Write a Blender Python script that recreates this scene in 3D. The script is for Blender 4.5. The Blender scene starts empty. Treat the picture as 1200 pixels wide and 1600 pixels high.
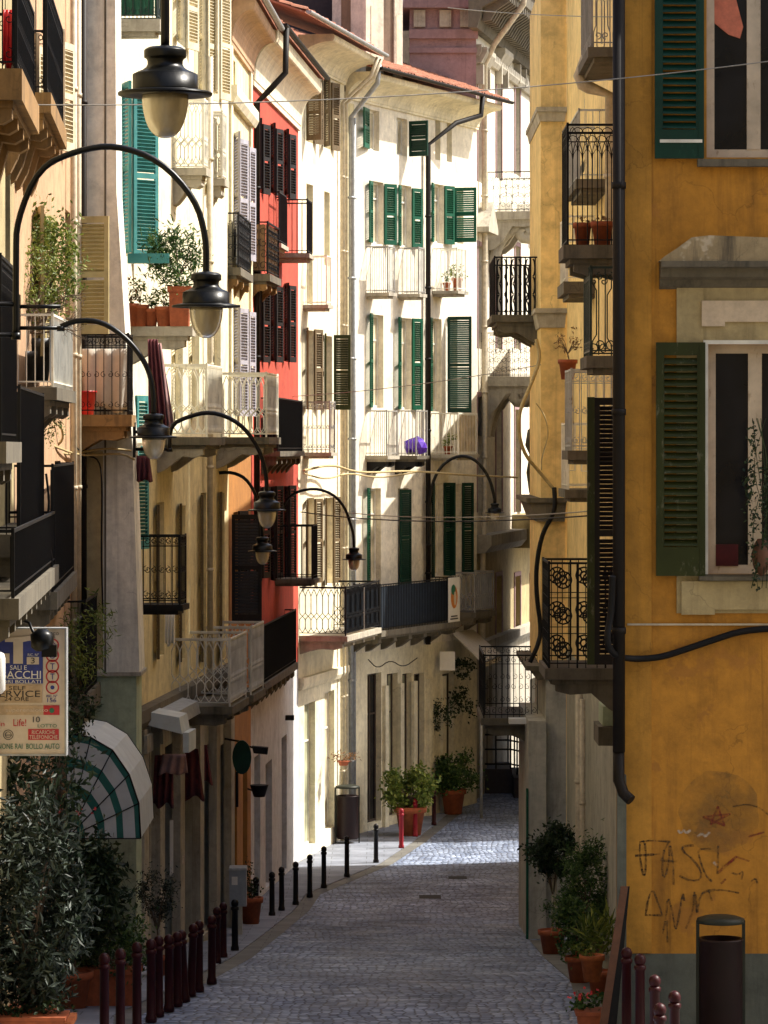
import bpy, math, random
from math import sin, cos, pi, radians, sqrt, atan2, floor
from mathutils import Vector, Matrix
R = random.Random(7)
scene = bpy.context.scene
COL = scene.collection
# ---------------------------------------------------------------- camera
F, CX, HY, CZ = 5400.0, 600.0, 700.0, 10.6      # focal length in photo pixels, principal column, horizon row, eye height
cd = bpy.data.cameras.new('camera'); cam = bpy.data.objects.new('camera', cd); COL.objects.link(cam)
cam.location = (0, 0, CZ); cam.rotation_euler = (radians(90), 0, 0)
cd.sensor_fit = 'VERTICAL'; cd.sensor_height = 24; cd.lens = F / 1600 * 24; cd.shift_y = -100 / 1600
cd.clip_start = 0.5; cd.clip_end = 1500
scene.camera = cam
# ---------------------------------------------------------------- sky, sun, exposure
SUN_AZ, SUN_EL = radians(15), radians(50)        # azimuth measured from +X towards +Y
w = bpy.data.worlds.new('World'); scene.world = w; w.use_nodes = True
nt = w.node_tree; nt.nodes.clear()
sky = nt.nodes.new('ShaderNodeTexSky'); sky.sky_type = 'NISHITA'; sky.sun_disc = False
sky.air_density = 1.0; sky.dust_density = 4.0; sky.ozone_density = 0.9; sky.sun_elevation = SUN_EL; sky.sun_rotation = radians(90) - SUN_AZ
bg = nt.nodes.new('ShaderNodeBackground'); bg.inputs[1].default_value = 0.115
wo = nt.nodes.new('ShaderNodeOutputWorld')
nt.links.new(sky.outputs[0], bg.inputs[0]); nt.links.new(bg.outputs[0], wo.inputs[0])
sd = bpy.data.lights.new('sun', 'SUN'); sd.energy = 4.4; sd.angle = radians(0.5); sd.color = (1, .95, .86)
so = bpy.data.objects.new('sun', sd); COL.objects.link(so)
so.rotation_euler = Vector((cos(SUN_EL)*cos(SUN_AZ), cos(SUN_EL)*sin(SUN_AZ), sin(SUN_EL))).to_track_quat('Z', 'Y').to_euler()
scene.view_settings.view_transform = 'Standard'; scene.view_settings.look = 'None'
scene.view_settings.exposure = 1.0; scene.view_settings.gamma = 1
# ---------------------------------------------------------------- projection helpers (photo pixel + distance -> real place)
KN = [(-200, 12), (0, 6.3), (20, 5.0), (34, 3.95), (45, 3.1), (51, 2.7), (60, 1.75), (68, 1.0), (76, .4), (88, 0), (400, 0)]
def gz(d):
    for (a, za), (b, zb) in zip(KN, KN[1:]):
        if a <= d <= b: return za + (zb - za) * (d - a) / (b - a)
    return 0
def gd(y):
    lo, hi = 20, 300
    for _ in range(50):
        m = (lo + hi) / 2
        if HY + (CZ - gz(m)) * F / m > y: lo = m
        else: hi = m
    return lo
def W(x, y, d): return Vector(((x - CX) * d / F, d, CZ - (y - HY) * d / F))
def X(x, d): return (x - CX) * d / F
def Z(y, d): return CZ - (y - HY) * d / F
# ---------------------------------------------------------------- mesh builder
class MB:
    def __init__(s): s.v = []; s.f = []; s.m = []; s.k = 0; s.sm = []
    def quad(s, *p):
        n = len(s.v); s.v += [tuple(q) for q in p]; s.f.append(tuple(range(n, n + len(p)))); s.m.append(s.k); s.sm.append(False)
    def box(s, x0, x1, y0, y1, z0, z1, T=None):
        if x0 > x1: x0, x1 = x1, x0
        if y0 > y1: y0, y1 = y1, y0
        if z0 > z1: z0, z1 = z1, z0
        n = len(s.v); P = [(x0,y0,z0),(x1,y0,z0),(x1,y1,z0),(x0,y1,z0),(x0,y0,z1),(x1,y0,z1),(x1,y1,z1),(x0,y1,z1)]
        if T: P = [tuple(T @ Vector(p)) for p in P]
        s.v += P
        for q in ((0,3,2,1),(4,5,6,7),(0,1,5,4),(1,2,6,5),(2,3,7,6),(3,0,4,7)):
            s.f.append(tuple(n + i for i in q)); s.m.append(s.k); s.sm.append(False)
        return s
    def hexa(s, P):
        n = len(s.v); s.v += [tuple(p) for p in P]
        for q in ((0,3,2,1),(4,5,6,7),(0,1,5,4),(1,2,6,5),(2,3,7,6),(3,0,4,7)):
            s.f.append(tuple(n + i for i in q)); s.m.append(s.k); s.sm.append(False)
        return s
    def tube(s, pts, r, n=5, cap=True, radii=None, smooth=True):
        pts = [Vector(p) for p in pts]; N = len(pts); b = len(s.v); prev = None
        for i, p in enumerate(pts):
            t = (pts[min(i+1, N-1)] - pts[max(i-1, 0)])
            if t.length < 1e-9: t = Vector((0,0,1))
            t.normalize()
            if prev is None:
                a = Vector((0,0,1)) if abs(t.z) < .9 else Vector((1,0,0)); prev = a.cross(t).normalized()
            u = (prev - t * prev.dot(t))
            if u.length < 1e-6: u = t.orthogonal()
            u.normalize(); prev = u; v = t.cross(u); rr = radii[i] if radii else r
            for k in range(n):
                a = 2*pi*(k+.5)/n; s.v.append(tuple(p + u*(rr*cos(a)) + v*(rr*sin(a))))
        for i in range(N-1):
            for k in range(n):
                k2 = (k+1) % n
                s.f.append((b+i*n+k, b+i*n+k2, b+(i+1)*n+k2, b+(i+1)*n+k)); s.m.append(s.k); s.sm.append(smooth and n > 4)
        if cap:
            s.f.append(tuple(b+k for k in reversed(range(n)))); s.m.append(s.k); s.sm.append(False)
            s.f.append(tuple(b+(N-1)*n+k for k in range(n))); s.m.append(s.k); s.sm.append(False)
        return s
    def lathe(s, prof, n=20, c=(0,0,0), smooth=True):
        b = len(s.v); N = len(prof)
        for r, z in prof:
            for k in range(n): a = 2*pi*k/n; s.v.append((c[0]+r*cos(a), c[1]+r*sin(a), c[2]+z))
        for i in range(N-1):
            for k in range(n):
                k2 = (k+1) % n
                s.f.append((b+i*n+k, b+i*n+k2, b+(i+1)*n+k2, b+(i+1)*n+k)); s.m.append(s.k); s.sm.append(smooth)
        s.f.append(tuple(b+k for k in reversed(range(n)))); s.m.append(s.k); s.sm.append(False)
        s.f.append(tuple(b+(N-1)*n+k for k in range(n))); s.m.append(s.k); s.sm.append(False)
        return s
    def prism(s, poly, a, b, axis='x'):
        """poly of 2-D points extruded from a to b along an axis (x: poly=(y,z), y: poly=(x,z))."""
        P = (lambda p, t: (t, p[0], p[1])) if axis == 'x' else (lambda p, t: (p[0], t, p[1]))
        n = len(s.v); N = len(poly); s.v += [P(p, a) for p in poly] + [P(p, b) for p in poly]
        for i in range(N):
            j = (i+1) % N; s.f.append((n+i, n+j, n+N+j, n+N+i)); s.m.append(s.k); s.sm.append(False)
        s.f.append(tuple(n+i for i in reversed(range(N)))); s.m.append(s.k); s.sm.append(False)
        s.f.append(tuple(n+N+i for i in range(N))); s.m.append(s.k); s.sm.append(False)
        return s
    def mesh(s, name, mats):
        me = bpy.data.meshes.new(name); me.from_pydata(s.v, [], s.f)
        for m in (mats if isinstance(mats, (list, tuple)) else [mats]): me.materials.append(m)
        me.polygons.foreach_set('material_index', s.m); me.polygons.foreach_set('use_smooth', s.sm); me.update()
        return me
    def build(s, name, mats, parent=None, loc=(0,0,0), rot=0, label=None):
        return link(name, s.mesh(name, mats), parent, loc, rot, label)
def link(name, me, parent=None, loc=(0,0,0), rot=0, label=None):
    o = bpy.data.objects.new(name, me); COL.objects.link(o); o.parent = parent; o.location = loc; o.rotation_euler = (0, 0, rot)
    if label: o['label'] = label
    return o
def thing(name, label, cat, loc=(0,0,0), rot=0, group=None):
    o = bpy.data.objects.new(name, None); COL.objects.link(o); o.location = loc; o.rotation_euler = (0, 0, rot)
    o.empty_display_size = .2
    return tag(o, label, cat, group)
def tag(o, label, cat, group=None):
    o['label'] = label; o['category'] = cat
    if group: o['group'] = group
    return o
def copy_tree(o, parent=None):
    c = o.copy(); COL.objects.link(c); c.parent = parent
    for ch in list(o.children): copy_tree(ch, c)
    return c
# ---------------------------------------------------------------- materials
def newmat(name):
    m = bpy.data.materials.new(name); m.use_nodes = True; nt = m.node_tree; nt.nodes.clear()
    o = nt.nodes.new('ShaderNodeOutputMaterial'); b = nt.nodes.new('ShaderNodeBsdfPrincipled'); nt.links.new(b.outputs[0], o.inputs[0])
    return m, nt, b
def N(nt, t, **k):
    n = nt.nodes.new(t)
    for a, v in k.items():
        if a.startswith('i_'): n.inputs[int(a[2:])].default_value = v
        else: setattr(n, a, v)
    return n
def ramp(nt, fac, stops):
    r = nt.nodes.new('ShaderNodeValToRGB'); e = r.color_ramp.elements
    e[0].position, e[0].color = stops[0][0], (*stops[0][1], 1) if len(stops[0][1]) == 3 else stops[0][1]
    e[1].position, e[1].color = stops[-1][0], (*stops[-1][1], 1)
    for p, c in stops[1:-1]:
        q = e.new(p); q.color = (*c, 1)
    nt.links.new(fac, r.inputs[0]); return r.outputs[0]
def noise(nt, co, scale, detail=4, rough=.6, vec=None):
    n = N(nt, 'ShaderNodeTexNoise'); n.inputs['Scale'].default_value = scale; n.inputs['Detail'].default_value = detail; n.inputs['Roughness'].default_value = rough
    if vec:
        mp = N(nt, 'ShaderNodeMapping'); mp.inputs['Scale'].default_value = vec; nt.links.new(co, mp.inputs[0]); co = mp.outputs[0]
    nt.links.new(co, n.inputs['Vector']); return n.outputs[0]
def mix(nt, f, a, b, mode='MIX'):
    m = N(nt, 'ShaderNodeMix', data_type='RGBA', blend_type=mode)
    for s, v in ((0, f), (6, a), (7, b)):
        if isinstance(v, (int, float)): m.inputs[s].default_value = v
        elif isinstance(v, tuple): m.inputs[s].default_value = (*v, 1)
        else: nt.links.new(v, m.inputs[s])
    return m.outputs[2]
def obco(nt): return N(nt, 'ShaderNodeTexCoord').outputs['Object']
def bump(nt, b, h, s=.3, d=.01):
    n = N(nt, 'ShaderNodeBump'); n.inputs['Strength'].default_value = s; n.inputs['Distance'].default_value = d
    nt.links.new(h, n.inputs['Height']); nt.links.new(n.outputs[0], b.inputs['Normal'])
def sc(c, k): return tuple(min(1, v * k) for v in c)
def plaster(name, c, dirt=.35, stain=(.10, .08, .055), seed=0, patch=None, rough=.9, drips=.72):
    m, nt, b = newmat(name); co = obco(nt)
    mp = N(nt, 'ShaderNodeMapping'); mp.inputs['Location'].default_value = (seed*3.1, seed*7.7, seed*1.3); nt.links.new(co, mp.inputs[0]); co = mp.outputs[0]
    base = ramp(nt, noise(nt, co, .55, 6, .65), [(.3, sc(c, .78)), (.5, c), (.72, sc(c, 1.13))])
    fine = ramp(nt, noise(nt, co, 6, 5, .7), [(.3, (.82,)*3), (.7, (1.08,)*3)])
    col = mix(nt, 1, base, fine, 'MULTIPLY')
    st = ramp(nt, noise(nt, co, 1.6, 5, .7, (2.2, 2.2, .22)), [(.50, (0, 0, 0)), (.72, (dirt,)*3)])
    col = mix(nt, st, col, stain)
    if patch:
        pf = ramp(nt, noise(nt, co, .9, 5, .65), [(.60, (0, 0, 0)), (.625, (1, 1, 1))])
        col = mix(nt, pf, col, patch)
    blot = ramp(nt, noise(nt, co, 2.3, 8, .72), [(.30, (.74,)*3), (.5, (1, 1, 1)), (.75, (1.10,)*3)]); col = mix(nt, 1, col, blot, 'MULTIPLY')
    drip = ramp(nt, noise(nt, co, 1.2, 4, .6, (5, 5, .16)), [(.60, (1, 1, 1)), (.74, (drips,)*3)]); col = mix(nt, 1, col, drip, 'MULTIPLY')
    ds = N(nt, 'ShaderNodeTexNoise'); ds.inputs['Scale'].default_value = 2.2; ds.inputs['Detail'].default_value = 5; nt.links.new(co, ds.inputs['Vector'])
    va = N(nt, 'ShaderNodeVectorMath', operation='MULTIPLY_ADD'); va.inputs[1].default_value = (.9, .9, .9); nt.links.new(ds.outputs['Color'], va.inputs[0]); nt.links.new(co, va.inputs[2])
    vo = N(nt, 'ShaderNodeTexVoronoi', feature='DISTANCE_TO_EDGE'); vo.inputs['Scale'].default_value = .8; nt.links.new(va.outputs[0], vo.inputs['Vector'])
    ck = ramp(nt, vo.outputs[0], [(.0, (.62,)*3), (.010, (1, 1, 1))]); msk = ramp(nt, noise(nt, co, .8, 3, .5), [(.50, (0, 0, 0)), (.60, (.9,)*3)])
    ckm = mix(nt, msk, (1, 1, 1), ck); col = mix(nt, 1, col, ckm, 'MULTIPLY')
    nt.links.new(col, b.inputs['Base Color']); b.inputs['Roughness'].default_value = rough
    bump(nt, b, noise(nt, co, 14, 8, .75), .5, .012)
    return m
def simple(name, c, rough=.6, metal=0, var=.25, scale=8, spec=.5):
    m, nt, b = newmat(name); co = obco(nt)
    col = ramp(nt, noise(nt, co, scale, 5, .65), [(.3, sc(c, 1-var)), (.7, sc(c, 1+var))])
    nt.links.new(col, b.inputs['Base Color']); b.inputs['Roughness'].default_value = rough; b.inputs['Metallic'].default_value = metal
    b.inputs['Specular IOR Level'].default_value = spec
    bump(nt, b, noise(nt, co, scale*3, 4, .6), .2, .004)
    return m
def paint(name, c, wear=(.25, .22, .18), amt=.3, rough=.5):
    m, nt, b = newmat(name); co = obco(nt)
    f = ramp(nt, noise(nt, co, 11, 6, .75, (1, 1, .35)), [(.58, (0,0,0)), (.66, (amt,)*3)])
    base = ramp(nt, noise(nt, co, 2.5, 4, .6), [(.3, sc(c, .75)), (.7, sc(c, 1.2))])
    nt.links.new(mix(nt, f, base, wear), b.inputs['Base Color']); b.inputs['Roughness'].default_value = max(.45, rough); b.inputs['Specular IOR Level'].default_value = .25
    bump(nt, b, noise(nt, co, 40, 4, .6, (1, 1, .2)), .25, .003)
    return m
def leafmat(name, a, bcol, hi=None):
    m, nt, b = newmat(name); g = N(nt, 'ShaderNodeNewGeometry')
    col = ramp(nt, g.outputs['Random Per Island'], [(0, a), (.6, bcol), (1, hi or sc(bcol, 1.6))])
    nt.links.new(col, b.inputs['Base Color']); b.inputs['Roughness'].default_value = .5; b.inputs['Specular IOR Level'].default_value = .35
    o = nt.nodes['Material Output']; t = N(nt, 'ShaderNodeBsdfTranslucent'); nt.links.new(col, t.inputs[0])
    mx = N(nt, 'ShaderNodeMixShader'); mx.inputs[0].default_value = .25
    nt.links.new(b.outputs[0], mx.inputs[1]); nt.links.new(t.outputs[0], mx.inputs[2]); nt.links.new(mx.outputs[0], o.inputs[0])
    return m
def glassmat(name, c, rough=.08):
    m, nt, b = newmat(name); co = obco(nt)
    col = ramp(nt, noise(nt, co, 1.3, 3, .5), [(.35, sc(c, .5)), (.7, sc(c, 1.6))])
    nt.links.new(col, b.inputs['Base Color']); b.inputs['Roughness'].default_value = rough; b.inputs['Specular IOR Level'].default_value = .25
    return m
def cobble(name, ca, cb, mortar, sx=6.8, sy=6.8):
    m, nt, b = newmat(name); co = obco(nt)
    wv = noise(nt, co, .35, 3, .5)
    mp = N(nt, 'ShaderNodeMapping'); mp.inputs['Scale'].default_value = (sx, sy, 1); nt.links.new(co, mp.inputs[0])
    ad = N(nt, 'ShaderNodeVectorMath', operation='ADD'); ml = N(nt, 'ShaderNodeVectorMath', operation='SCALE'); ml.inputs['Scale'].default_value = 6
    nn = N(nt, 'ShaderNodeTexNoise'); nn.inputs['Scale'].default_value = .3; nt.links.new(co, nn.inputs['Vector'])
    nt.links.new(nn.outputs['Color'], ml.inputs[0]); nt.links.new(mp.outputs[0], ad.inputs[0]); nt.links.new(ml.outputs[0], ad.inputs[1])
    vo = N(nt, 'ShaderNodeTexVoronoi'); vo.voronoi_dimensions = '2D'; vo.inputs['Scale'].default_value = 1; vo.inputs['Randomness'].default_value = .55
    ve = N(nt, 'ShaderNodeTexVoronoi', feature='DISTANCE_TO_EDGE'); ve.voronoi_dimensions = '2D'; ve.inputs['Scale'].default_value = 1; ve.inputs['Randomness'].default_value = .55
    for v in (vo, ve): nt.links.new(ad.outputs[0], v.inputs['Vector'])
    stone = ramp(nt, vo.outputs['Color'], [(.2, ca), (.85, cb)])
    big = ramp(nt, noise(nt, co, .45, 6, .7, (1, .45, 1)), [(.33, (.55,)*3), (.5, (.9,)*3), (.66, (1.35,)*3)])
    col = mix(nt, 1, stone, big, 'MULTIPLY')
    st2 = ramp(nt, noise(nt, co, 2.2, 7, .75, (.35, 1.6, 1)), [(.36, (.45,)*3), (.5, (1, 1, 1)), (.68, (1.35,)*3)]); col = mix(nt, 1, col, st2, 'MULTIPLY')
    e = ramp(nt, ve.outputs[0], [(.0, (1, 1, 1)), (.16, (0, 0, 0))])
    col = mix(nt, e, col, mortar)
    nt.links.new(col, b.inputs['Base Color'])
    rr = ramp(nt, noise(nt, co, .8, 4, .6), [(.3, (.42,)*3), (.7, (.8,)*3)]); nt.links.new(rr, b.inputs['Roughness'])
    hh = ramp(nt, ve.outputs[0], [(.0, (0, 0, 0)), (.35, (1, 1, 1))])
    bump(nt, b, hh, .8, .02)
    return m
def slab(name, c):
    m, nt, b = newmat(name); co = obco(nt)
    br = N(nt, 'ShaderNodeTexBrick'); br.inputs['Scale'].default_value = 1.0; br.inputs['Brick Width'].default_value = .9; br.inputs['Row Height'].default_value = .5
    br.inputs['Mortar Size'].default_value = .008; br.inputs['Color1'].default_value = (*sc(c, .85), 1); br.inputs['Color2'].default_value = (*sc(c, 1.15), 1); br.inputs['Mortar'].default_value = (*sc(c, .35), 1)
    nt.links.new(co, br.inputs['Vector'])
    big = ramp(nt, noise(nt, co, 1.1, 7, .75), [(.3, (.6,)*3), (.7, (1.2,)*3)])
    nt.links.new(mix(nt, 1, br.outputs[0], big, 'MULTIPLY'), b.inputs['Base Color']); b.inputs['Roughness'].default_value = .7
    bump(nt, b, noise(nt, co, 12, 5, .7), .4, .01); return m

class MD(dict):
    def __missing__(s, k): return k if not isinstance(k, str) else dict.__getitem__(s, k)
M = MD()
M['cobble'] = cobble('cobble_setts', (.15, .19, .29), (.38, .45, .60), (.03, .033, .042))
M['slab'] = slab('pavement_slab', (.22, .24, .29)); M['slab_r'] = slab('pavement_slab_worn', (.16, .155, .14))
M['earth'] = simple('distant_ground', (.16, .15, .13), .95)
M['ochre'] = plaster('plaster_ochre', (.52, .235, .028), .6, (.20, .085, .015), 1, patch=(.40, .175, .028), drips=.5)
M['ochre_b'] = plaster('plaster_ochre_corner', (.54, .26, .035), .35, (.2, .1, .02), 8)
M['palebuff'] = plaster('plaster_pale_yellow', (.88, .64, .27), .22, (.3, .2, .08), 2)
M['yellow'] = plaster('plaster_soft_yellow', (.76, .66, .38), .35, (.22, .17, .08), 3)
M['cream'] = plaster('plaster_cream', (.80, .74, .55), .3, (.4, .34, .22), 4)
M['creamw'] = plaster('plaster_cream_white', (.82, .74, .53), .35, (.45, .38, .26), 5)
M['white'] = plaster('plaster_white', (.80, .73, .58), .3, (.42, .4, .36), 6)
M['greywhite'] = plaster('plaster_cold_white', (.62, .62, .62), .4, (.3, .3, .3), 7)
M['red'] = plaster('plaster_red', (.46, .060, .028), .5, (.2, .02, .015), 9)
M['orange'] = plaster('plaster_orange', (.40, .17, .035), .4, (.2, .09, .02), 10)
M['beigepink'] = plaster('plaster_beige', (.52, .33, .19), .35, (.25, .15, .09), 11)
M['greenish'] = plaster('plaster_green_grey', (.42, .50, .34), .4, (.2, .2, .15), 12)
M['grey'] = plaster('plaster_grey', (.46, .44, .35), .5, (.15, .14, .11), 13)
M['ledge'] = plaster('ledge_brown_stone', (.30, .17, .06), .8, (.05, .035, .02), 22)
M['pierc'] = plaster('plaster_pier_ivory', (.80, .77, .66), .45, (.35, .32, .26), 23)
M['pier'] = plaster('cement_pier', (.50, .48, .41), .5, (.15, .14, .12), 14)
M['stone'] = plaster('stone_trim', (.42, .38, .30), .6, (.14, .12, .09), 15, rough=.85)
M['stoned'] = plaster('stone_dark', (.14, .12, .085), .85, (.03, .028, .02), 16)
M['rough'] = plaster('weathered_cornice', (.36, .28, .16), .9, (.04, .035, .03), 17, patch=(.5, .42, .3))
M['khaki'] = plaster('window_surround_render', (.44, .35, .18), .5, (.2, .15, .07), 18)
M['panelpink'] = plaster('pale_frieze_panel', (.62, .50, .36), .2, (.4, .3, .2), 19)
M['plinth'] = plaster('cement_plinth', (.13, .14, .115), .6, (.05, .05, .045), 20)
M['mauve'] = plaster('mauve_attic', (.33, .21, .21), .4, (.2, .13, .13), 21)
M['brown'] = plaster('brown_render', (.22, .15, .10), .7, (.08, .06, .04), 22)
M['darkroof'] = simple('dark_roofing', (.03, .025, .03), .8)
M['iron'] = paint('iron_black', (.004, .004, .005), (.04, .02, .01), .25, .6)
M['irongreen'] = paint('iron_dark_green', (.02, .035, .03), (.2, .2, .16), .3, .45)
M['ironwhite'] = paint('iron_ivory', (.80, .77, .66), (.4, .3, .2), .4)
M['irongrey'] = paint('iron_pale_grey', (.30, .29, .27), (.12, .09, .06), .5)
M['ironpale'] = paint('iron_light_grey', (.58, .57, .53), (.25, .2, .15), .4)
M['ironrust'] = paint('iron_weathered_white', (.45, .46, .44), (.12, .07, .04), .9)
M['screen'] = paint('reed_screen_dark', (.006, .007, .009), (.03, .026, .02), .4, .9)
M['meshblue'] = paint('netting_blue', (.018, .026, .038), (.14, .17, .19), .35, .7)
M['planks'] = paint('planks_dark', (.010, .009, .009), (.045, .04, .035), .6, .9)
M['panelgrey'] = paint('panel_grey', (.26, .27, .28), (.12, .1, .09), .5, .6)
M['woodpanel'] = paint('panel_brown', (.24, .14, .07), (.5, .4, .3), .5, .7)
M['reed'] = paint('reed_mat', (.55, .42, .22), (.2, .1, .05), .7, .8)
M['sgreen'] = paint('shutter_green', (.006, .085, .045), (.05, .2, .14), .3, .45)
M['sdgreen'] = paint('shutter_dark_green', (.004, .035, .022), (.02, .09, .06), .3, .4)
M['solive'] = paint('shutter_olive_green', (.028, .036, .008), (.3, .28, .2), .3, .5)
M['steal'] = paint('shutter_teal', (.06, .25, .25), (.2, .4, .38), .5, .5)
M['sbrown'] = paint('shutter_brown', (.13, .09, .045), (.3, .25, .15), .5, .6)
M['sred'] = paint('shutter_near_black', (.010, .008, .008), (.07, .02, .015), .3, .6)
M['stan'] = paint('shutter_tan', (.42, .35, .18), (.25, .2, .12), .4, .6)
M['sivory'] = paint('shutter_ivory', (.62, .55, .38), (.25, .2, .12), .5, .6)
M['sgrey'] = paint('shutter_lilac_grey', (.38, .37, .42), (.2, .2, .2), .4, .6)
M['sdark'] = paint('shutter_dark_grey', (.014, .013, .015), (.05, .045, .04), .4, .7)
M['frame'] = paint('window_frame_pale', (.55, .45, .33), (.25, .16, .1), .6, .6)
M['framew'] = paint('window_frame_white', (.7, .68, .6), (.4, .35, .3), .3, .5)
M['framed'] = paint('door_frame_dark', (.06, .045, .035), (.12, .1, .08), .4, .5)
M['pane'] = glassmat('glass_dark', (.008, .008, .011), .2); M['panep'] = glassmat('closed_blind', (.50, .44, .30), .5); M['paney'] = glassmat('blind_yellow', (.5, .40, .18), .7); M['paneg'] = glassmat('blind_grey_green', (.34, .34, .22), .6)
M['lampglass'] = None
M['terracotta'] = simple('terracotta', (.34, .085, .03), .8, var=.3); M['terrabright'] = simple('terracotta_bright', (.44, .125, .035), .8, var=.35)
M['greenpot'] = simple('plastic_pot_green', (.02, .09, .05), .5); M['greypot'] = simple('plastic_pot_grey', (.07, .075, .08), .5)
M['redplastic'] = simple('plastic_red', (.6, .015, .02), .4); M['soil'] = simple('soil', (.04, .03, .02), 1)
M['bark'] = simple('bark', (.12, .085, .055), .95, scale=20)
M['leafdark'] = leafmat('leaves_dark', (.006, .016, .006), (.022, .045, .014), (.06, .09, .04))
M['leafgrey'] = leafmat('leaves_grey_green', (.004, .010, .004), (.018, .030, .017), (.10, .125, .10))
M['leafmid'] = leafmat('leaves_green', (.014, .042, .010), (.05, .11, .024), (.15, .23, .06))
M['leafyel'] = leafmat('leaves_yellow_green', (.06, .10, .015), (.14, .19, .03), (.3, .33, .07))
M['leafdry'] = leafmat('leaves_dry', (.12, .06, .02), (.22, .12, .05)); M['petal'] = leafmat('petals_red', (.5, .02, .03), (.7, .08, .08))
M['bollard'] = paint('bollard_dark_red', (.032, .002, .004), (.02, .01, .01), .3, .35); M['bollardr'] = paint('bollard_bright_red', (.25, .010, .02), (.3, .03, .03), .3, .35)
M['bollardb'] = paint('bollard_black', (.004, .003, .004), (.02, .015, .015), .3, .4)
M['binred'] = paint('bin_maroon', (.013, .004, .004), (.02, .014, .012), .4, .5); M['bingreen'] = paint('bin_hood_grey_green', (.022, .025, .018), (.06, .06, .05), .3, .5)
M['boxgrey'] = simple('cabinet_grey', (.30, .33, .36), .5, var=.12)
M['maroon'] = simple('cloth_maroon', (.10, .02, .025), .9, var=.35); M['pinkcloth'] = simple('cloth_faded_rose', (.32, .19, .18), .9); M['purple'] = simple('plastic_purple', (.10, .03, .42), .4)
M['canvasw'] = simple('canvas_white', (.50, .54, .54), .8, var=.12, scale=3); M['canvasg'] = simple('canvas_green', (.015, .12, .10), .8, var=.2)
M['canvasbeige'] = simple('canvas_beige', (.55, .50, .42), .8, var=.1)
M['pipe'] = simple('pipe_grey', (.33, .34, .34), .5, .3); M['pipebrown'] = simple('pipe_dark_brown', (.009, .006, .004), .6, spec=.25); M['pipecream'] = simple('pipe_cream', (.52, .45, .32), .6)
M['cable'] = simple('cable_black', (.004, .004, .005), .6, spec=.25); M['cablec'] = simple('cable_buff', (.42, .32, .15), .7); M['wire'] = simple('wire_grey', (.25, .23, .2), .5)
M['tile'] = paint('roof_tile', (.36, .15, .09), (.62, .45, .32), .6, .9)
M['signpanel'] = simple('sign_cream', (.62, .52, .40), .5, var=.08); M['signblue'] = simple('sign_blue', (.02, .035, .22), .4); M['signtan'] = simple('sign_tan', (.50, .36, .22), .5)
M['signred'] = simple('sign_red', (.45, .02, .03), .5); M['signwhite'] = simple('sign_white', (.75, .73, .68), .5, var=.05); M['signgreen'] = simple('sign_green', (.02, .14, .07), .5); M['signblack'] = simple('sign_black', (.02, .015, .015), .5)
M['signorange'] = simple('sign_orange', (.6, .2, .03), .5)
M['wood'] = simple('wood_board', (.12, .05, .025), .7); M['lampblack'] = simple('lamp_enamel', (.003, .0035, .004), .35, spec=.25)
M['graffiti'] = simple('graffiti_black', (.05, .03, .015), .9); M['graffitir'] = simple('graffiti_red', (.28, .03, .015), .9); M['graffitiw'] = simple('graffiti_white', (.55, .45, .35), .9)
M['soot_old'] = simple('graffiti_smudge', (.34, .19, .04), .95)
m, nt, b = newmat('lamp_diffuser'); co = obco(nt)
nt.links.new(ramp(nt, noise(nt, co, 5, 4, .6, (1, 1, .35)), [(.3, (.34, .28, .18)), (.7, (.75, .68, .52))]), b.inputs['Base Color']); b.inputs['Roughness'].default_value = .2
b.inputs['Transmission Weight'].default_value = .4; b.inputs['Coat Weight'].default_value = .4; M['lampglass'] = m

m, nt, b = newmat('graffiti_smudge_halo'); tcn = N(nt, 'ShaderNodeTexCoord'); co = tcn.outputs['Object']
b.inputs['Base Color'].default_value = (.20, .13, .05, 1); b.inputs['Roughness'].default_value = .95
tr = N(nt, 'ShaderNodeBsdfTransparent'); mx = N(nt, 'ShaderNodeMixShader'); fz = ramp(nt, noise(nt, co, 2.2, 6, .7), [(.35, (0, 0, 0)), (.7, (.55,)*3)])
nt.links.new(fz, mx.inputs[0]); nt.links.new(tr.outputs[0], mx.inputs[1]); nt.links.new(b.outputs[0], mx.inputs[2]); nt.links.new(mx.outputs[0], nt.nodes['Material Output'].inputs[0]); M['soot'] = m

def spray(name, c, lo=.38, hi=.6, mx_=.85):
    m, nt, b = newmat(name); co = obco(nt); b.inputs['Base Color'].default_value = (*c, 1); b.inputs['Roughness'].default_value = .95
    tr = N(nt, 'ShaderNodeBsdfTransparent'); mx = N(nt, 'ShaderNodeMixShader'); fz = ramp(nt, noise(nt, co, 16, 6, .8), [(lo, (.12,)*3), (hi, (mx_,)*3)])
    nt.links.new(fz, mx.inputs[0]); nt.links.new(tr.outputs[0], mx.inputs[1]); nt.links.new(b.outputs[0], mx.inputs[2]); nt.links.new(mx.outputs[0], nt.nodes['Material Output'].inputs[0]); return m
M['graffiti'] = spray('spray_black', (.05, .03, .015)); M['graffitir'] = spray('spray_red', (.20, .025, .015)); M['graffitiw'] = spray('spray_white', (.55, .45, .35))
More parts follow.
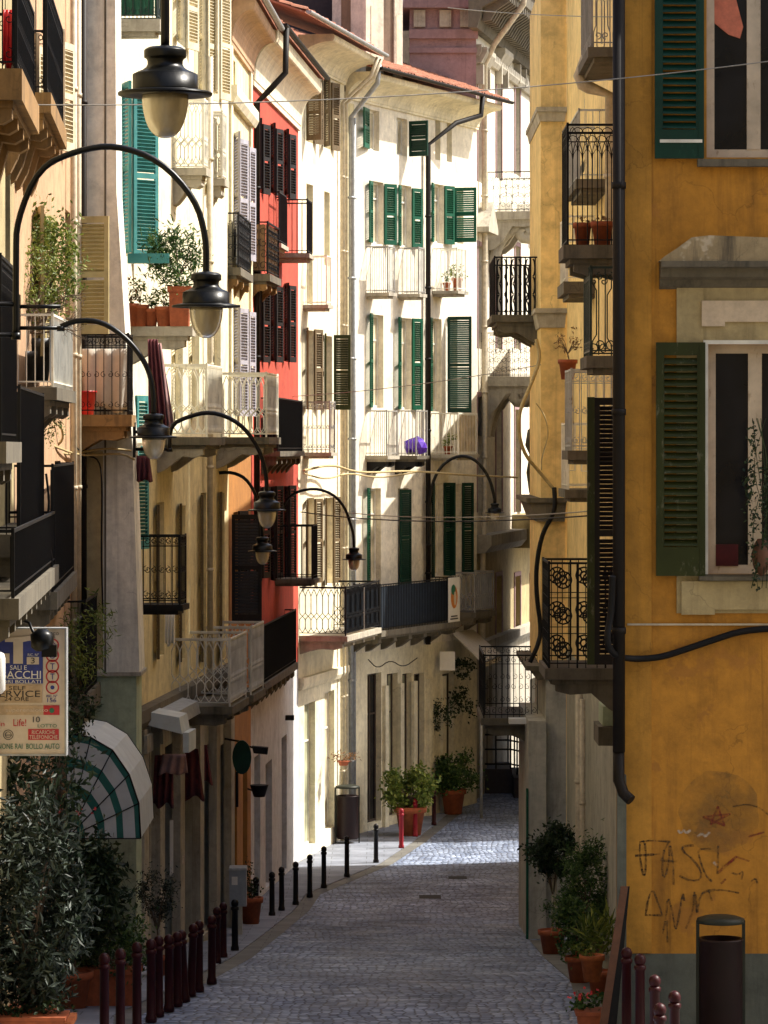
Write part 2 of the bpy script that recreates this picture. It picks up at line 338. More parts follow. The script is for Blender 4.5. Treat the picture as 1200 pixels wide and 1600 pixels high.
# ---------------------------------------------------------------- a facade: a vertical plane with u along it, y into the building
class Fac:
    def __init__(s, x0, d0, x1, d1, world=False):
        a = Vector((x0, d0)) if world else Vector((X(x0, d0), d0)); b = Vector((x1, d1)) if world else Vector((X(x1, d1), d1))
        s.o = a; s.L = (b - a).length; s.u = (b - a) / s.L; s.v = Vector((-s.u.y, s.u.x)); s.rot = atan2(s.u.y, s.u.x); s.z0 = gz(min(a.y, b.y)) - .0
        s.z0 = min(gz(a.y), gz(b.y)) - .3
    def ud(s, x, off=0):
        k = (x - CX) / F
        t = (s.o.dot(s.v) - off) / (k * s.v.x + s.v.y)
        return (Vector((k*t, t)) - s.o).dot(s.u), t
    def U(s, x, off=0): return s.ud(x, off)[0]
    def z(s, x, y, off=0): return CZ - (y - HY) * s.ud(x, off)[1] / F - s.z0
    def zl(s, zw): return zw - s.z0
    def zd(s, y, d): return CZ - (y - HY) * d / F - s.z0
    def dep(s, u, off=0): return (s.o + s.u*u - s.v*off).y
    def off(s, u, x):
        k = (x - CX) / F; a = s.o + s.u*u
        return (a.x - k*a.y) / (s.v.x - k*s.v.y)
    def world(s, u, off, zl): p = s.o + s.u*u - s.v*off; return Vector((p.x, p.y, zl + s.z0))
def building(name, label, fc, cat='building'):
    return thing(name, label, cat, (fc.o.x, fc.o.y, fc.z0), fc.rot)
def wall(B, fc, u0, u1, z0, z1, holes, mat, depth=8, name='wall', rv=.28, top=True):
    """front skin with rectangular openings and reveals, plus side, back and top skins: one closed block"""
    mb = MB(); H = [(max(u0, a), min(u1, b), max(z0, c), min(z1, d)) for a, b, c, d in holes if b > u0 and a < u1 and d > z0 and c < z1]
    us = sorted(set([u0, u1] + [q for h in H for q in h[:2]])); zs = sorted(set([z0, z1] + [q for h in H for q in h[2:]]))
    for a, b in zip(us, us[1:]):
        for c, d in zip(zs, zs[1:]):
            mu, mz = (a+b)/2, (c+d)/2
            if b - a < 1e-5 or d - c < 1e-5: continue
            if any(h[0] < mu < h[1] and h[2] < mz < h[3] for h in H): continue
            mb.quad((a,0,c), (b,0,c), (b,0,d), (a,0,d))
    for a, b, c, d in H:
        mb.quad((a,0,c), (a,0,d), (a,rv,d), (a,rv,c)); mb.quad((b,0,c), (b,rv,c), (b,rv,d), (b,0,d))
        mb.quad((a,0,d), (b,0,d), (b,rv,d), (a,rv,d)); mb.quad((a,0,c), (a,rv,c), (b,rv,c), (b,0,c))
    mb.quad((u0,0,z0), (u0,0,z1), (u0,depth,z1), (u0,depth,z0)); mb.quad((u1,0,z0), (u1,depth,z0), (u1,depth,z1), (u1,0,z1))
    mb.quad((u0,depth,z0), (u0,depth,z1), (u1,depth,z1), (u1,depth,z0))
    if top: mb.quad((u0,0,z1), (u1,0,z1), (u1,depth,z1), (u0,depth,z1))
    return mb.build(name, mat, B)
SH = {}
def shutter_mesh(wd, h, mat, thick=.045, big=False):
    key = (round(wd, 2), round(h, 1), mat.name, big)
    if key in SH: return SH[key]
    wd, h = key[0], key[1]
    mb = MB(); st = .07
    if big:
        st = .10; mb.box(0, st, -thick, 0, 0, h); mb.box(wd-st, wd, -thick, 0, 0, h); mb.box(st, wd-st, -thick, 0, 0, .36); mb.box(st, wd-st, -thick, 0, h-.16, h)
        mb.box(st*.55, st*.7, -thick-.008, -thick-.0005, .05, h-.05); n = int((h-.54)/.088)
        for i in range(n):
            z = .37 + i*(h-.55)/n; j = R.uniform(-.004, .004)
            mb.hexa([(st, -thick-.012, z+j), (wd-st, -thick-.012, z-j), (wd-st, -.002, z+.065), (st, -.002, z+.065), (st, -thick-.012, z+.014+j), (wd-st, -thick-.012, z+.014-j), (wd-st, -.002, z+.079), (st, -.002, z+.079)])
        SH[key] = mb.mesh('shutter', mat); return SH[key]
    mb.box(0, st, -thick, 0, 0, h); mb.box(wd-st, wd, -thick, 0, 0, h)
    mb.box(st, wd-st, -thick, 0, 0, .14); mb.box(st, wd-st, -thick, 0, h-.1, h); mb.box(st, wd-st, -thick, 0, h*.48, h*.48+.09)
    n = int((h-.24)/.062)
    for i in range(n):
        z = .15 + i*(h-.26)/n
        if h*.48-.045 < z < h*.48+.075: continue
        mb.hexa([(st, -thick-.006, z), (wd-st, -thick-.006, z), (wd-st, 0, z+.045), (st, 0, z+.045),
                 (st, -thick-.006, z+.012), (wd-st, -thick-.006, z+.012), (wd-st, 0, z+.057), (st, 0, z+.057)])
    SH[key] = mb.mesh('shutter', mat); return SH[key]
WN = {}
def window(B, u0, u1, z0, z1, frame='framew', pane='pane', sh=None, left=None, right=None, y=.16, sill=None, mull=1, trans=.72, shw=None, surround=None, spane=True, t=.07, mw=.045):
    """window part > pane, shutters, sill as sub-parts"""
    w_, h_ = u1-u0, z1-z0; mb = MB()
    mb.box(0, t, 0, .06, 0, h_); mb.box(w_-t, w_, 0, .06, 0, h_); mb.box(t, w_-t, 0, .06, 0, t); mb.box(t, w_-t, 0, .06, h_-t, h_)
    for k in range(mull): xx = w_*(k+1)/(mull+1); mb.box(xx-mw, xx+mw, -.008, .052, t, h_-t)
    if trans and h_ > 1.4 and mull:
        for k in range(mull+1): mb.box(w_*k/(mull+1)+.05, w_*(k+1)/(mull+1)-.05, .004, .05, h_*trans, h_*trans+.05)
    wn = mb.build('window', M[frame], B, (u0, y, z0))
    MB().box(.03, w_-.03, .03, .045, .03, h_-.03).build('pane', M[pane], wn)
    if sill:
        MB().box(-.1, w_+.1, -y-.14, -y+.0, -.09, -.0).build('sill', M[sill], wn)
    if surround:
        s = MB(); e = .14; yy = -y-.035
        s.box(-e, -.001, yy, -y+.0, -.001, h_+e); s.box(w_+.001, w_+e, yy, -y, -.001, h_+e); s.box(-.001, w_+.001, yy, -y, h_+.001, h_+e)
        s.build('surround', M[surround], wn)
    sw = shw or w_/2
    if sh:
        me = shutter_mesh(sw, h_, M[sh])
        if left is not None: link('shutter', me, wn, (-.0, -y-.05, 0), -radians(left))
        if right is not None: link('shutter', me, wn, (w_, -y-.05, 0), pi + radians(right)).scale = (1, -1, 1)
    return wn
def rail_side(mb, p0, p1, z0, h, style):
    p0, p1 = Vector(p0), Vector(p1); L = (p1-p0).length; d = (p1-p0)/L
    P = lambda s, t: Vector((p0.x + d.x*s, p0.y + d.y*s, z0 + t))
    def bar(pts, r=.008, n=4): mb.tube([P(*q) for q in pts], r, n, smooth=False)
    def arc(cx, cz, r, a0, a1, rr=.007, k=6, rz=None): bar([(cx + r*cos(a0+(a1-a0)*i/k), cz + (rz or r)*sin(a0+(a1-a0)*i/k)) for i in range(k+1)], rr)
    def spiral(cx, cz, r, sgn=1, a0=0, rr=.007): bar([(cx + sgn*r*(1-i/14)*cos(a0+i*.62), cz + r*(1-i/14)*sin(a0+i*.62)) for i in range(12)], rr)
    bar([(0, h), (L, h)], .022); bar([(0, .07), (L, .07)], .013)
    if style in ('bars', 'scroll', 'thick'):
        n = max(2, round(L/(.12 if style != 'thick' else .10)))
        for i in range(n+1): bar([(L*i/n, 0), (L*i/n, h)], .009 if style != 'thick' else .014)
        if style == 'scroll':
            bar([(0, h-.17), (L, h-.17)], .009)
            m_ = max(1, round(L/.24))
            for i in range(m_):
                c = L*(i+.5)/m_; q = L/m_*.24
                for zz in (h-.09, h*.5, .15):
                    spiral(c-q, zz, q*.95, 1, pi/2); spiral(c+q, zz, q*.95, -1, pi/2)
    elif style == 'gothic':
        n = max(2, round(L/.15)); c = L/n
        bar([(0, h*.98), (L, h*.98)], .012)
        zt, zm = h*.80, h*.40
        for i in range(n+1): bar([(c*i, zm+.10), (c*i, zt)], .013)
        for i in range(n+1):
            for sg in (-1, 1):
                e = c*i + sg*c/2
                if -.001 <= e <= L+.001:
                    bar([(c*i, zt), (c*i+sg*c*.12, zt+.07), (e, h-.05)], .011)
                    bar([(c*i, zm+.10), (c*i+sg*c*.12, zm+.06), (e, zm)], .011); bar([(e, zm), (c*i+sg*c*.12, zm-.06), (c*i, zm-.10)], .011)
                    bar([(c*i, .22), (c*i+sg*c*.12, .16), (e, .08)], .011)
        for i in range(n+1): bar([(c*i, .22), (c*i, zm-.10)], .013)
    elif style == 'fancy':
        n = max(1, round(L/.34)); c = L/n
        for i in range(n):
            a = c*i
            bar([(a+.02, 0), (a+.02, h*.16), (a+c*.2, h*.24), (a+c*.2, h*.74), (a+.02, h*.82), (a+.02, h)], .012)
            bar([(a+c-.02, 0), (a+c-.02, h*.16), (a+c*.8, h*.24), (a+c*.8, h*.74), (a+c-.02, h*.82), (a+c-.02, h)], .012)
            bar([(a+c*.5, .05), (a+c*.5, h)], .012)
            spiral(a+c*.32, h*.9, c*.15, 1, pi/2, .011); spiral(a+c*.68, h*.9, c*.15, -1, pi/2, .011)
            spiral(a+c*.3, h*.13, c*.2, 1, -pi/2, .011); spiral(a+c*.7, h*.13, c*.2, -1, -pi/2, .011)
    elif style == 'archtop':
        n = max(3, round(L/.13)); c = L/n
        for i in range(n+1): bar([(c*i, 0), (c*i, h*.78)], .010)
        bar([(0, h-.12), (L, h-.12)], .008)
        for i in range(-1, n):
            a, b_ = max(0, c*i), min(L, c*(i+2)); arc((a+b_)/2, h*.78, (b_-a)/2, 0, pi, .008, 8, h*.2)
            arc(c*(i+.5), h*.76, c*.5, 0, pi, .006, 5, h*.1) if i >= 0 else None
    elif style == 'medallion':
        n = max(1, round(L/.38)); c = L/n
        for i in range(n+1): bar([(c*i, 0), (c*i, h)], .018)
        for i in range(n):
            m_ = c*(i+.5)
            for zz in (h*.17, h*.5, h*.84):
                arc(m_, zz, c*.30, 0, 2*pi, .016, 12); arc(m_, zz, c*.14, 0, 2*pi, .02, 8)
                for q in range(6): bar([(m_+c*.12*cos(q*pi/3), zz+c*.12*sin(q*pi/3)), (m_+c*.3*cos(q*pi/3), zz+c*.3*sin(q*pi/3))], .016)
            for s_ in (-.2, .2): bar([(m_+c*s_, 0), (m_+c*s_, h)], .009)
            bar([(c*i, h*.33), (c*i+c, h*.33)], .009); bar([(c*i, h*.67), (c*i+c, h*.67)], .009)
    elif style == 'lattice':
        n = max(1, round(L/.42)); c = L/n
        for i in range(n+1): bar([(c*i, 0), (c*i, h)], .02)
        for i in range(n): 
            a = c*i
            bar([(a, h*.62), (a+c*.5, h*.62), (a+c*.5, h*.28), (a+c, h*.28)], .016); bar([(a+c*.25, h*.62), (a+c*.25, h)], .014); bar([(a+c*.75, .05), (a+c*.75, h*.28)], .014)
    elif style == 'swirl':
        n = max(2, round(L/.2)); c = L/n
        for i in range(n+1): bar([(c*i, 0), (c*i, h)], .008)
        for i in range(n):
            for j, zz in enumerate((h*.16, h*.38, h*.6, h*.84)):
                spiral(c*(i+.5), zz, c*.55, 1 if (i+j) % 2 else -1, j, .008)
    elif style == 'balusters':
        n = max(1, round(L/.30)); c = L/n
        for i in range(n):
            m_ = c*(i+.5)
            for sg in (-1, 1):
                for k in range(3):
                    z_ = h*(.05+.31*k); arc(m_+sg*c*.17, z_+h*.15, c*.15, -pi/2, pi/2 if sg > 0 else -3*pi/2, .02, 8, h*.15)
            bar([(m_-c*.35, 0), (m_-c*.35, h)], .018); bar([(m_+c*.35, 0), (m_+c*.35, h)], .018); bar([(m_, 0), (m_, h)], .03)
    elif style == 'slatted':
        n = max(3, round(L/.09))
        for i in range(n): mb.box(0, .001, 0, .001, 0, .001) if False else bar([(L*(i+.5)/n, .03), (L*(i+.5)/n, h-.02)], .022)
def balcony(B, u0, u1, z, dep, h, style, mat, slab='stoned', th=.14, br='stoned', nb=None, bh=.38, side=None, sidemat=None, near='min', taper=0, nrail=True, y0=0, outer=True):
    """balcony part (slab) > railing, bracket, screen sub-parts. near: which end faces the camera"""
    mb = MB(); e = .06
    mb.box(u0-e, u1+e, -dep-e, y0, z-th, z); mb.box(u0+.02, u1-.02, -dep+.03, y0, z-th-.07, z-th-.001)
    bo = mb.build('balcony', M[slab], B)
    if nrail:
        r = MB()
        sides = [((u0, y0-.0, 0), (u0, -dep, 0)), ((u0, -dep, 0), (u1, -dep, 0)), ((u1, -dep, 0), (u1, y0, 0))]
        for i, (a, b) in enumerate(sides):
            rail_side(r, a, b, z, h, style)
        for a in (u0, u1): r.tube([(a, -dep, z), (a, -dep, z+h+.03)], .022, 4)
        r.build('railing', M[mat], bo)
    if side:
        s = MB(); q = -dep+.03
        if side != 'slats': s.box(u0+.03, u1-.03, q, q+.012, z+.06, z+h-.05)
        n = int((u1-u0)/.12)
        for i in range(n): s.box(u0+.05+i*.12, u0+(.135 if side == 'slats' else .10)+i*.12, q-.012, q-.001, z+.06, z+h-.05)
        if side == 'both':
            xx = u0+.03 if near == 'min' else u1-.042
            s.box(xx, xx+.012, q+.02, y0-.03, z+.06, z+h-.05)
            n = int(dep/.11)
            for i in range(n): s.box(xx-.008, xx+.02, q+.05+i*.11, q+.09+i*.11, z+.06, z+h-.045)
        s.build('screen', M[sidemat], bo)
    if br:
        k = nb or max(2, int((u1-u0)/1.1)+1)
        for i in range(k):
            c = u0 + .15 + (u1-u0-.3)*i/(k-1)
            pts = [(0, z-th-.07), (-dep*.92, z-th-.07), (-dep*.92, z-th-.17), (-dep*.75, z-th-.22), (-dep*.5, z-th-.20), (-dep*.3, z-th-bh*.75), (-dep*.12, z-th-bh), (0, z-th-bh-.04)]
            b_ = MB(); b_.prism([(a, zz-.001) for a, zz in pts], c-.11, c+.11); b_.build('bracket', M[br], bo)
    return bo
def pbal(B, fc, xw, xo, xf, yt, yb, style, mat, **k):
    """balcony measured in the photo: wall x and outer x of its near end, outer x of its far end, rail top and slab top rows at the near outer corner"""
    u0 = fc.U(xw); off = fc.off(u0, xo); u1 = fc.U(xf, off); d = fc.dep(u0, off)
    z = fc.zd(yb, d); h = fc.zd(yt, d) - z
    balcony(B, min(u0, u1), max(u0, u1), z, off, h, style, M and mat, near='min' if u0 < u1 else 'max', **k)
    return min(u0, u1), max(u0, u1), z, off, h
def dbal(B, fc, d0, d1, xo, yt, yb, style, mat, **k):
    """the same for the right-hand fronts, with the near and far distances given"""
    ua = (d0 - fc.o.y)/fc.u.y; ub = (d1 - fc.o.y)/fc.u.y; off = fc.off(ua, xo)
    z = fc.zd(yb, d0); h = fc.zd(yt, d0) - z
    balcony(B, min(ua, ub), max(ua, ub), z, off, h, style, mat, near='max' if ua > ub else 'min', **k)
    return min(ua, ub), max(ua, ub), z, off, h
def tile_roof(B, u0, u1, z, out, back, pitch=.36, name='roof', mat='tile'):
    mb = MB(); th = .05; rows = max(3, int((out+back)/.33)); per = .21; n = max(6, int((u1-u0)/per))
    seg = 6; cols = n*seg
    for r in range(rows):
        ya = -out + (out+back)*r/rows; yb = -out + (out+back)*(r+1)/rows + .04
        za = z + (ya+out)*pitch + .035; zb = z + (yb+out)*pitch
        b = len(mb.v)
        jz = [R.uniform(-.012, .012) for _ in range(n+1)]; jy = [R.uniform(-.03, .03) for _ in range(n+1)]
        for c in range(cols+1):
            x = u0 + (u1-u0)*c/cols; q = abs(sin(pi*c/seg))*.075 + jz[c//seg]
            mb.v.append((x, ya+jy[c//seg], za+q-.03)); mb.v.append((x, ya+jy[c//seg], za+q)); mb.v.append((x, yb, zb+q))
        for c in range(cols):
            a = b+c*3
            for k in (0, 1): mb.f.append((a+k, a+3+k, a+4+k, a+1+k)); mb.m.append(0); mb.sm.append(False)
    mb.box(u0, u1, -out+.02, back, z-.06, z-.02) if False else None
    P = [(u0+.01, -out+.03, z-.05), (u1-.01, -out+.03, z-.05), (u1-.01, back, z-.05+(out+back)*pitch), (u0+.01, back, z-.05+(out+back)*pitch),
         (u0+.01, -out+.03, z), (u1-.01, -out+.03, z), (u1-.01, back, z+(out+back)*pitch), (u0+.01, back, z+(out+back)*pitch)]
    mb.hexa(P)
    return mb.build(name, M[mat], B)
def cove(B, u0, u1, z0, z1, out, mat, name='cornice'):
    """plastered cove cornice swelling out from the wall head to the eave"""
    h = z1-z0; pts = [(0, 0), (-.06, 0), (-.06, .08*h)]
    for i in range(9):
        a = i/8; pts.append((-.08 - (out-.14)*(1-cos(a*pi/2)), (.10+.62*sin(a*pi/2))*h))
    pts += [(-out+.03, .74*h), (-out, .80*h), (-out, h-.06), (-out+.04, h-.03), (0, h-.03)]
    mb = MB(); mb.prism([(a, z0+b) for a, b in pts], u0, u1); return mb.build(name, M[mat], B)
def gutter(B, u0, u1, z, out, mat='pipebrown'):
    mb = MB(); pr = [(-out-.14+.07+.07*cos(a), z+.07*sin(a)) for a in [pi+pi*i/8 for i in range(9)]]
    mb.prism(pr + [(p[0], p[1]+.0) for p in [(-out-.01, z+.015), (-out-.13, z+.015)]], u0, u1); return mb.build('gutter', M[mat], B)
def drain(B, pts, r=.055, mat='pipe', collars=True, name='drainpipe', cstep=2.2):
    mb = MB(); mb.tube(pts, r, 8)
    if collars:
        for a, b in zip(pts, pts[1:]):
            a, b = Vector(a), Vector(b)
            if abs(a.z-b.z) > 2:
                k = int(abs(a.z-b.z)/cstep)
                for i in range(1, k+1):
                    p = a.lerp(b, i/(k+1)); mb.tube([p-Vector((0,0,.03)), p+Vector((0,0,.03))], r*1.25, 8)
    return mb.build(name, M[mat], B)
def band(B, u0, u1, z, h, out, mat, name='string_course'):
    mb = MB(); mb.prism([(-.001, z), (-out*.6, z), (-out, z+h*.4), (-out, z+h), (-.001, z+h)], u0, u1); return mb.build(name, M[mat], B)
# ---------------------------------------------------------------- foliage
def leaves(mb, c, rad, n, size, asp=.38, clumps=14, spread=.32, up=0):
    c = Vector(c); cl = []
    for _ in range(clumps):
        while True:
            p = Vector([R.uniform(-1, 1) for _ in range(3)])
            if p.length <= 1: break
        p = p.normalized()*p.length**.5
        cl.append(Vector((p.x*rad[0], p.y*rad[1], p.z*rad[2])))
    for i in range(n):
        q = R.choice(cl); s = spread*(.5+R.random())
        p = c + q + Vector((R.gauss(0, s*rad[0]), R.gauss(0, s*rad[1]), R.gauss(0, s*rad[2])))
        d = Vector([R.gauss(0, 1) for _ in range(3)]); d.z += up; d.normalize()
        o = d.orthogonal(); o = Matrix.Rotation(R.uniform(0, 6.28), 3, d) @ o; o.normalize(); L = size*R.uniform(.6, 1.3); nn = d.cross(o)
        m_ = p + d*L*.5 + nn*L*.07
        mb.quad(p, m_ + o*L*asp*.5, p + d*L, m_ - o*L*asp*.5)
    return [c+q for q in cl]
def plant(name, label, base, pot, cr, leafm, n, size, asp=.38, clumps=14, spread=.32, group=None, cat='potted plant', potmat='terracotta', rot=0, up=0, square=False, stem=True, extra=None):
    """pot=(radius, height[, length]) ; cr=(dx, dy, height of crown centre over the pot rim, rx, ry, rz)"""
    t = thing(name, label, cat, base, rot, group)
    r, h = pot[:2]; z = 0
    if h > 0:
        mb = MB()
        if square:
            l = pot[2]; mb.hexa([(-l*.45,-r*.85,0),(l*.45,-r*.85,0),(l*.45,r*.85,0),(-l*.45,r*.85,0),(-l/2,-r,h*.86),(l/2,-r,h*.86),(l/2,r,h*.86),(-l/2,r,h*.86)]); mb.box(-l/2-.025, l/2+.025, -r-.025, r+.025, h*.861, h)
        else: mb.lathe([(r*.68, 0), (r*.92, h*.8), (r*1.06, h*.8), (r*1.08, h), (r*.94, h), (r*.92, h*.93)], 20)
        mb.build('pot', M[potmat], t); z = h
    lb = MB(); c = Vector((cr[0], cr[1], z+cr[2])); pts = leaves(lb, c, cr[3:], n, size, asp, clumps, spread, up)
    if stem:
        sb = MB(); R0 = Vector((0, 0, max(0, z-.08))); fork = R0.lerp(c, .45); fork.z = R0.z + (c.z-R0.z)*.45
        sr = max(.008, min(.035, cr[5]*.05)); sb.tube([R0, R0.lerp(fork, .5)+Vector((.02, .01, 0)), fork], sr, 6, radii=[sr, sr*.85, sr*.7])
        for p in pts[:12]: sb.tube([fork, fork.lerp(p, .5)+Vector((0, 0, .04)), p], sr*.4, 4, radii=[sr*.6, sr*.4, sr*.15])
        sb.build('stem', M['bark'], t)
    lb.build('foliage', M[leafm], t)
    if extra: extra(t)
    return t
# ---------------------------------------------------------------- street lamp with a swan-neck arm
def lamp_head(t, s=1):
    """hangs below the origin; s=.6 m across the shade"""
    k = .5*s
    E = lambda P: [q for p in P for q in ((p[0], p[1]+.0008), (p[0], p[1]-.0008))]
    b = MB(); b.lathe([(k*.10, .90*k), (k*.14, .88*k), (k*.34, .86*k), (k*.40, .83*k), (k*.44, .80*k), (k*.445, .79*k), (k*.445, .66*k), (k*.44, .64*k), (k*.40, .62*k), (k*.375, .58*k), (k*.37, .50*k), (k*.40, .44*k), (k*.48, .38*k), (k*.60, .33*k), (k*.66, .30*k), (k*.685, .285*k)], 36)
    b.lathe([(k*.686, .283*k), (k*.686, -.02*k), (k*.70, -.05*k)], 36)
    b.build('lamp_cap', M['lampblack'], t)
    b = MB(); b.lathe([(k*.66, -.04*k), (k*.76, -.05*k), (k*.98, -.09*k), (k*1.0, -.11*k)], 40); b.lathe([(k*1.0, -.111*k), (k*.99, -.15*k), (k*.7, -.16*k), (k*.45, -.15*k)], 40); b.build('lamp_shade', M['lampblack'], t)
    b = MB(); b.lathe([(k*.49*(sin(a)**.8) if i else .003, -.15*k - .90*k*cos(a)) for i, a in enumerate([pi/2*j/14 for j in range(15)])][::-1], 32)
    b.build('lamp_globe', M['lampglass'], t)
def lamp(label, x, y, d, s, arm, r=.028, wallx=None):
    """x,y: photo position of the shade rim; arm: photo points of the tube from wall to head at the same distance"""
    k = .5*s; org = W(x, y, d) + Vector((0, 0, .11*k))
    t = thing('street_lamp', label, 'street lamp', org, 0, 'swan-neck street lamps along the left-hand fronts')
    lamp_head(t, s)
    P = [W(a, b, d) - org for a, b in arm]
    # smooth
    for _ in range(2):
        Q = [P[0]]
        for a, b in zip(P, P[1:]): Q += [a.lerp(b, .25), a.lerp(b, .75)]
        P = Q + [P[-1]]
    mb = MB(); mb.tube(P + [Vector((0, 0, .85*k))], r, 10)
    if wallx is not None:
        a = P[0]; wl = Vector((wallx - org.x, a.y, a.z))
        if wallx < a.x + org.x - .1:
            mb.tube([a + Vector((0, 0, .25)), Vector((wl.x, wl.y, a.z+.25))], r*.8, 8); mb.tube([a + Vector((0, 0, -.02)), Vector((wl.x, wl.y, a.z-.02))], r*.8, 8)
            mb.box(wl.x-.02, wl.x+.02, wl.y-.08, wl.y+.08, a.z-.15, a.z+.4)
        mb.lathe([(r*1.5, -.06), (r*1.5, 0)], 10, a)
    mb.build('arm', M['lampblack'], t); return t
def wirething(name, label, pts, r, mat, cat='cable', sag=0, n=10):
    P = []
    for a, b in zip(pts, pts[1:]):
        for i in range(n): q = i/n; p = Vector(a).lerp(Vector(b), q); p.z -= sag*4*q*(1-q); P.append(p)
    P.append(Vector(pts[-1])); o = P[0].copy()
    mb = MB(); mb.tube([p-o for p in P], r, 6); ob = mb.build(name, M[mat], None, o); return tag(ob, label, cat)
def smooth(P, k=2):
    P = [Vector(p) for p in P]
    for _ in range(k):
        Q = [P[0]]
        for a, b in zip(P, P[1:]): Q += [a.lerp(b, .25), a.lerp(b, .75)]
        P = Q + [P[-1]]
    return P
def text_mesh(mb, s, cx, cz, h, wd=None, y=0, ext=.003, k=0):
    """lettering as solid mesh in the x-z plane, facing -y, centred on cx, cz"""
    cu = bpy.data.curves.new('t', 'FONT'); cu.body = s; cu.size = 1; cu.extrude = .01; cu.resolution_u = 3
    ob = bpy.data.objects.new('t', cu); COL.objects.link(ob); dg = bpy.context.evaluated_depsgraph_get(); dg.update()
    me = bpy.data.meshes.new_from_object(ob.evaluated_get(dg))
    vs = [v.co.copy() for v in me.vertices]; x0 = min(v.x for v in vs); x1 = max(v.x for v in vs); y0 = min(v.y for v in vs); y1 = max(v.y for v in vs)
    sy = h/(y1-y0); sx = (wd/(x1-x0)) if wd else sy; n = len(mb.v)
    for v in vs: mb.v.append((cx + (v.x-(x0+x1)/2)*sx, y - (v.z+.01)*ext/.02, cz + (v.y-(y0+y1)/2)*sy))
    for p in me.polygons: mb.f.append(tuple(n+i for i in p.vertices)); mb.m.append(k); mb.sm.append(False)
    bpy.data.objects.remove(ob); bpy.data.meshes.remove(me); bpy.data.curves.remove(cu)
# ================================================================= GROUND
def ribbon(name, f, mat, d0, d1, step=1.0, lift=0):
    mb = MB(); ds = [d0 + (d1-d0)*i/max(1, int((d1-d0)/step)) for i in range(int((d1-d0)/step)+1)]
    for a, b in zip(ds, ds[1:]):
        xa, xb = f(a), f(b)
        K = 4
        for i in range(K):
            q, r = i/K, (i+1)/K
            mb.quad((xa[0]+(xa[1]-xa[0])*q, a, gz(a)+lift), (xa[0]+(xa[1]-xa[0])*r, a, gz(a)+lift), (xb[0]+(xb[1]-xb[0])*r, b, gz(b)+lift), (xb[0]+(xb[1]-xb[0])*q, b, gz(b)+lift))
    mb.sm = [True]*len(mb.f); o = mb.build(name, M[mat]); o['kind'] = 'structure'; return o
def lerpt(T, d):
    for (a, x), (b, y) in zip(T, T[1:]):
        if a <= d <= b: return x + (y-x)*(d-a)/(b-a)
    return T[0][1] if d < T[0][0] else T[-1][1]
mbg = MB()
for i in range(60):
    a, b = -150 + i*12, -138 + i*12
    for c in range(-6, 6): mbg.quad((c*70, a, gz(a)-.35), ((c+1)*70, a, gz(a)-.35), ((c+1)*70, b, gz(b)-.35), (c*70, b, gz(b)-.35))
g = mbg.build('ground', M['earth']); g['kind'] = 'structure'
ribbon('street', lambda d: (-9, 40 if d > 88.5 and d < 95 else 9), 'cobble', 0, 150)
KL = [(0, -3.3), (42, -3.3), (46, X(165, 46)+.1), (51, X(270, 51)+.15), (60, X(350, 60)+.15), (68, X(400, 68)+.12), (80, X(470, 80)+.12), (88, X(585, 88)+.12), (93, X(640, 93)+.1), (100, X(700, 100))]
mb = MB()
ds = [i*1.0 for i in range(0, 101)]
for a, b in zip(ds, ds[1:]):
    xa, xb = lerpt(KL, a), lerpt(KL, b); za, zb = gz(a)+.02, gz(b)+.02
    mb.quad((-9, a, za), (xa, a, za), (xb, b, zb), (-9, b, zb)); mb.quad((xa, a, za), (xa, a, za-.1), (xb, b, zb-.1), (xb, b, zb))
o = mb.build('pavement', M['slab']); o['kind'] = 'structure'
KR = [(0, 2.1), (46, X(905, 46)), (52, X(890, 52)), (60, X(850, 60)), (64, X(835, 64)), (66, X(828, 66))]
mb = MB()
for a, b in zip(ds[:66], ds[1:67]):
    xa, xb = lerpt(KR, a), lerpt(KR, b); za, zb = gz(a)+.015, gz(b)+.015
    mb.quad((xa, a, za), (9, a, za), (9, b, zb), (xb, b, zb)); mb.quad((xa, a, za-.1), (xa, a, za), (xb, b, zb), (xb, b, zb-.1))
o = mb.build('pavement', M['slab_r']); o['kind'] = 'structure'
# drain covers in the setts
for (x, y, wd, dd) in ((715, 1372, .45, .5), (672, 1402, .5, .6)):
    d = gd(y); t = tag(MB().box(-wd/2, wd/2, -dd/2, dd/2, 0, .012).build('drain_cover', M['iron'], None, (X(x, d), d, gz(d)+.004)), 'dark iron drain cover set in the cobbles, %s of the two' % ('the farther' if y < 1390 else 'the nearer'), 'drain cover', 'drain covers in the street')
# ================================================================= window helper
class Wins:
    def __init__(s, B, fc): s.B, s.fc, s.l = B, fc, []
    def add(s, xc, yt, yb, w_, **k):
        u = s.fc.U(xc); zt, zb = s.fc.z(xc, yt), s.fc.z(xc, yb); s.l.append((u-w_/2, u+w_/2, zb, zt, k)); return s
    def raw(s, u0, u1, z0, z1, **k): s.l.append((u0, u1, z0, z1, k)); return s
    def holes(s): return [q[:4] for q in s.l]
    def build(s):
        for a, b, c, d, k in s.l: window(s.B, a, b, c, d, **k)
